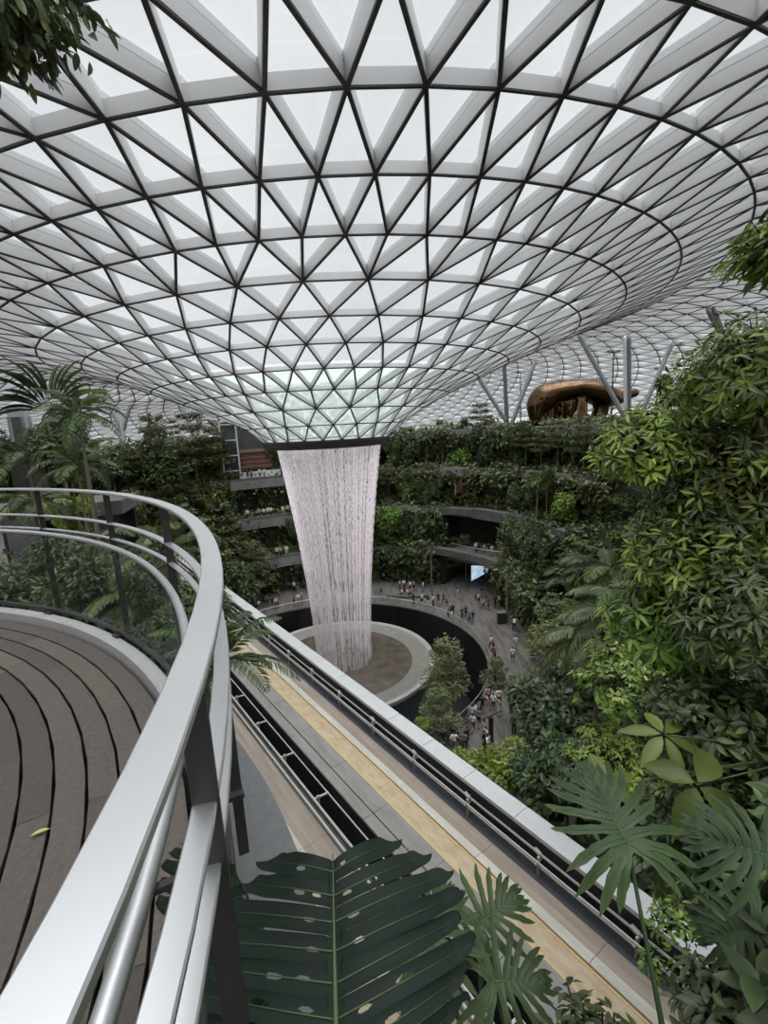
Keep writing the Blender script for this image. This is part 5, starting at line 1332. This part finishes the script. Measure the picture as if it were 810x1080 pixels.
def person(p, top, bot, pose, where, group, rz=None, short=None, kid=False):
    p = Vector(p); q_ = Vector((p.x-PCX, p.y-PCY, 0))
    if p.z < 1 and q_.length < PR+.95: q_ = q_.normalized()*(PR+.95); p = Vector((PCX+q_.x, PCY+q_.y, p.z))
    short = prnd.random() < .4 if short is None else short
    o = meshobj('person', person_mesh(pose, top, bot, short), None, p, (0,0,prnd.uniform(0,6.28) if rz is None else rz)); s = prnd.uniform(.95,1.06)*(.62 if kid else 1); s *= 1.1; o.scale = (s*1.14,s*1.14,s)
    o['category'] = 'person'; o['group'] = group; THINGS.append(o)
    PEOPLE.append((o, ('small child' if kid else 'person')+' in '+top+' top and '+bot+' '+('shorts' if short else 'trousers')+' '+POSEW[pose], where)); return o
W, B, G_, D_ = 'white','black','grey','denim'
def crowd(where, group, lst, z=0.0):
    for q in lst:
        px, py, top, bot, pose = q[:5]; person(at_z(px, py, z), top, bot, pose, where, group, **(q[5] if len(q) > 5 else {}))
crowd('by the lamp post', 'people at the back of the plaza', [(445.5,637.5,W,B,'stand'),(452,640,B,W,'phone'),(457,640,W,B,'stand'),(462.5,637,'navy',B,'stand'),(468,637,B,D_,'walk'),(436.4,638,B,B,'stand'),(446.5,624,W,G_,'stand')])
crowd('on the plaza behind the void', 'people at the back of the plaza', [(475,647,'yellow',B,'stand'),(473.5,654,B,W,'lean'),(478,649.5,B,'navy','stand'),(465,654,'red',B,'stand',{'kid':True}),(487.5,653.5,B,B,'stand'),(491.5,652,'navy',B,'phone'),(495,658,'blue',B,'walk'),(499,657,B,G_,'walk'),(471,640,G_,B,'stand')])
crowd('near the dark opening', 'people near the balcony opening', [(505,637,W,B,'stand'),(502,634,G_,'navy','walk'),(510,643,'pink',D_,'walk'),(515,643.5,'red',B,'stand'),(512.5,634,'red','navy','stand'),(522,641,B,B,'walk'),(526.5,640,W,B,'stand'),(531,638,'maroon',D_,'walk'),(508,630,B,G_,'stand')])
crowd('at the right kerb', 'people along the right kerb of the plaza', [(542,666,W,B,'lean'),(544,685,W,'beige','stand'),(541,699,W,D_,'stand'),(561,696,'pink',B,'sit'),(566,690,W,B,'sit')])
crowd('beside the void railing', 'people walking beside the pool void', [(518.6,685,W,B,'walk'),(520.7,695,G_,B,'walk'),(507.4,692,B,B,'stand'),(509.8,698,'maroon',B,'lean'),(514,711,'blue',D_,'walk'),(518.6,725,B,B,'stand'),(523,723,G_,W,'walk'),(504,736,B,B,'stand'),(510.5,742,'pink',B,'walk')])
crowd('among the near crowd', 'people in the near crowd on the plaza', [(526.5,744.5,W,B,'stand'),(520.4,749,W,B,'phone'),(513.5,751,'pink','beige','walk'),(498,748,B,B,'stand'),(495,757,W,'navy','stand'),(499,772,W,B,'walk'),(505,767,G_,B,'walk'),(496,762,W,G_,'walk'),(526,755,'beige',W,'stand'),(539,752,'beige','olive','stand'),(542,775,'olive',B,'stand')])
crowd('beside the guideway coping', 'people nearest the guideway', [(510.5,792,B,B,'stand'),(512.5,787,W,B,'stand'),(511,779,'pink',B,'phone'),(467.6,790,B,B,'stand'),(479.5,793,W,G_,'walk'),(477.5,785,B,D_,'walk'),(482.5,788,'navy',B,'walk'),(493,787,B,'navy','stand'),(490,792,G_,B,'stand'),(550.6,771,W,B,'stand'),(515,796,W,B,'walk')])
crowd('left of the waterfall', 'people on the plaza left of the waterfall', [(269,645,B,B,'stand'),(273.5,641.5,W,B,'sit'),(279,639,'navy',B,'stand'),(282.5,638,G_,B,'stand'),(287.6,641.5,B,'navy','stand'),(292,641,W,B,'walk'),(294.4,632,'pink',D_,'walk'),(310.5,638.5,G_,B,'stand'),(315.4,637,W,D_,'walk'),(318.5,634,'pink',B,'phone'),(300.6,621,W,B,'stand'),(303.5,620.5,G_,B,'stand'),(310.5,624,W,B,'stand'),(314.5,625,'navy',G_,'stand')])
crowd('behind the waterfall', 'people seated at the back of the plaza', [(424,629,W,B,'sit'),(430,628.5,W,D_,'sit'),(427,626,B,B,'stand'),(434,628,'pink',B,'sit'),(422,622,W,B,'stand'),(426.3,622,W,G_,'stand'),(432.7,623,W,'navy','stand'),(436.6,623,'beige',B,'stand'),(402,626,G_,B,'sit')])
crowd('seen through the waterfall', 'people seen through the falling water', [(378,625,W,B,'stand'),(372.6,636,B,B,'stand'),(381,636,W,D_,'walk'),(386,633,'navy',B,'stand')])
for px, top, bot, pose in [(502,W,B,'stand'),(505,B,B,'phone'),(511,'pink',D_,'stand'),(515,B,G_,'stand'),(519,W,'beige','stand'),(526,'red',B,'walk'),(530,'beige',B,'stand'),(533,W,B,'phone'),(539,B,D_,'stand'),(543,W,'navy','walk'),(547,W,B,'stand')]:
    y = 60.0
    for _ in range(60):
        p = at_y(px, 570, y); ps_, r = psi_r(p.x, p.y); y += (28.6+1.2*((ps_-45)/11)**2+prnd.uniform(0,.02)-r)*.6
    person(Vector((p.x, p.y, 6.21)), top, bot, pose, 'on the curved balcony', 'people on the curved balcony', rz=PI+.3)
for px, k, top, bot, pose in [(258,3,B,B,'stand'),(271,3,W,B,'stand'),(276,3,W,G_,'walk'),(262,3,G_,B,'stand'),(253,2,W,B,'stand'),(265.7,2,'beige',B,'stand'),(271,2,W,B,'phone'),(275.7,2,W,D_,'stand'),(279,2,W,B,'walk'),(292,2,W,G_,'stand'),(297,2,'yellow',B,'stand'),(285,1,'beige',B,'walk'),(291.6,1,W,'beige','stand'),(281,1,W,B,'stand')]:
    person(onlev(px, k, -1.5), top, bot, pose, 'on the '+LVN[k]+' balcony', 'people on the left balconies', rz=PI)
# low bench along the back of the plaza
mb = MB(); P0 = [at_z(q, 631-abs(q-427)*.05, 0) for q in np.linspace(408, 452, 12)]
mb.sweep(P0, [(-.28,0),(.28,0),(.28,.42),(-.28,.42)]); o = mb.build('plaza_bench', MT['concrete_dark'], loc=tuple(P0[5])); tag(o, 'low dark stone bench curving along the back of the plaza', 'bench')
# ------------------------------------------------------------------ labels that single each plant and person out
LMK = [(345,560,'waterfall'),(245,468,'lift tower'),(610,425,'bronze sculpture'),(661,395,'tall grey columns'),(520,590,'curved balcony'),(38,405,'fan palm'),(557,728,'blue kiosk'),(288,604,'orange pillar'),
       (456,600,'plaza lamp post'),(125,420,'white left column'),(206,445,'small V columns'),(660,890,'large lobed leaf'),(690,580,'arching fern fronds'),(430,470,'funnel rim'),(500,830,'guideway coping'),(100,590,'left railing posts'),(535,410,'middle V columns')]
def place_words(px, py):
    bx = min(LMK, key=lambda q: (q[0]-px)**2+(q[1]-py)**2*1.2); dx, dy = px-bx[0], py-bx[1]; d = math.hypot(dx, dy)
    adv = 'just ' if d < 32 else ('' if d < 75 else 'well ')
    if abs(dx) > abs(dy)*1.6: w_ = 'right of' if dx > 0 else 'left of'
    elif abs(dy) > abs(dx)*1.6: w_ = 'below' if dy > 0 else 'above'
    else: w_ = ('below right of' if dx > 0 else 'below left of') if dy > 0 else ('above right of' if dx > 0 else 'above left of')
    return adv+w_+' the '+bx[2]
ORD = ['leftmost','second from left','third from left','fourth from left','fifth from left','sixth from left','seventh from left','eighth from left','ninth from left','tenth from left']
def uniq(items):
    """items: [(obj, label, px)] -> equal labels are told apart by their order from the left"""
    d = {}
    for it in items: d.setdefault(it[1], []).append(it)
    for lab, ls in d.items():
        if len(ls) == 1: ls[0][0]['label'] = lab; continue
        ls.sort(key=lambda q: q[2])
        for i, q in enumerate(ls):
            q[0]['label'] = lab+', '+('rightmost' if i == len(ls)-1 else ORD[min(i, 9)])
its = []
for root, look, c, lab in PLANTS:
    px, py, d = proj(c)
    if lab: root['label'] = lab; continue
    k = min(range(5), key=lambda q: abs(LV[q]-root.location.z)); its.append((root, look+' '+place_words(px, py), px))
uniq(its)
uniq([(o, a+' '+w_, proj(o.location)[0]) for o, a, w_ in PEOPLE])
mx_ = max((len(str(o.get('label','')).split()), o.get('label','')) for o in THINGS); print('LABELMAX', mx_)
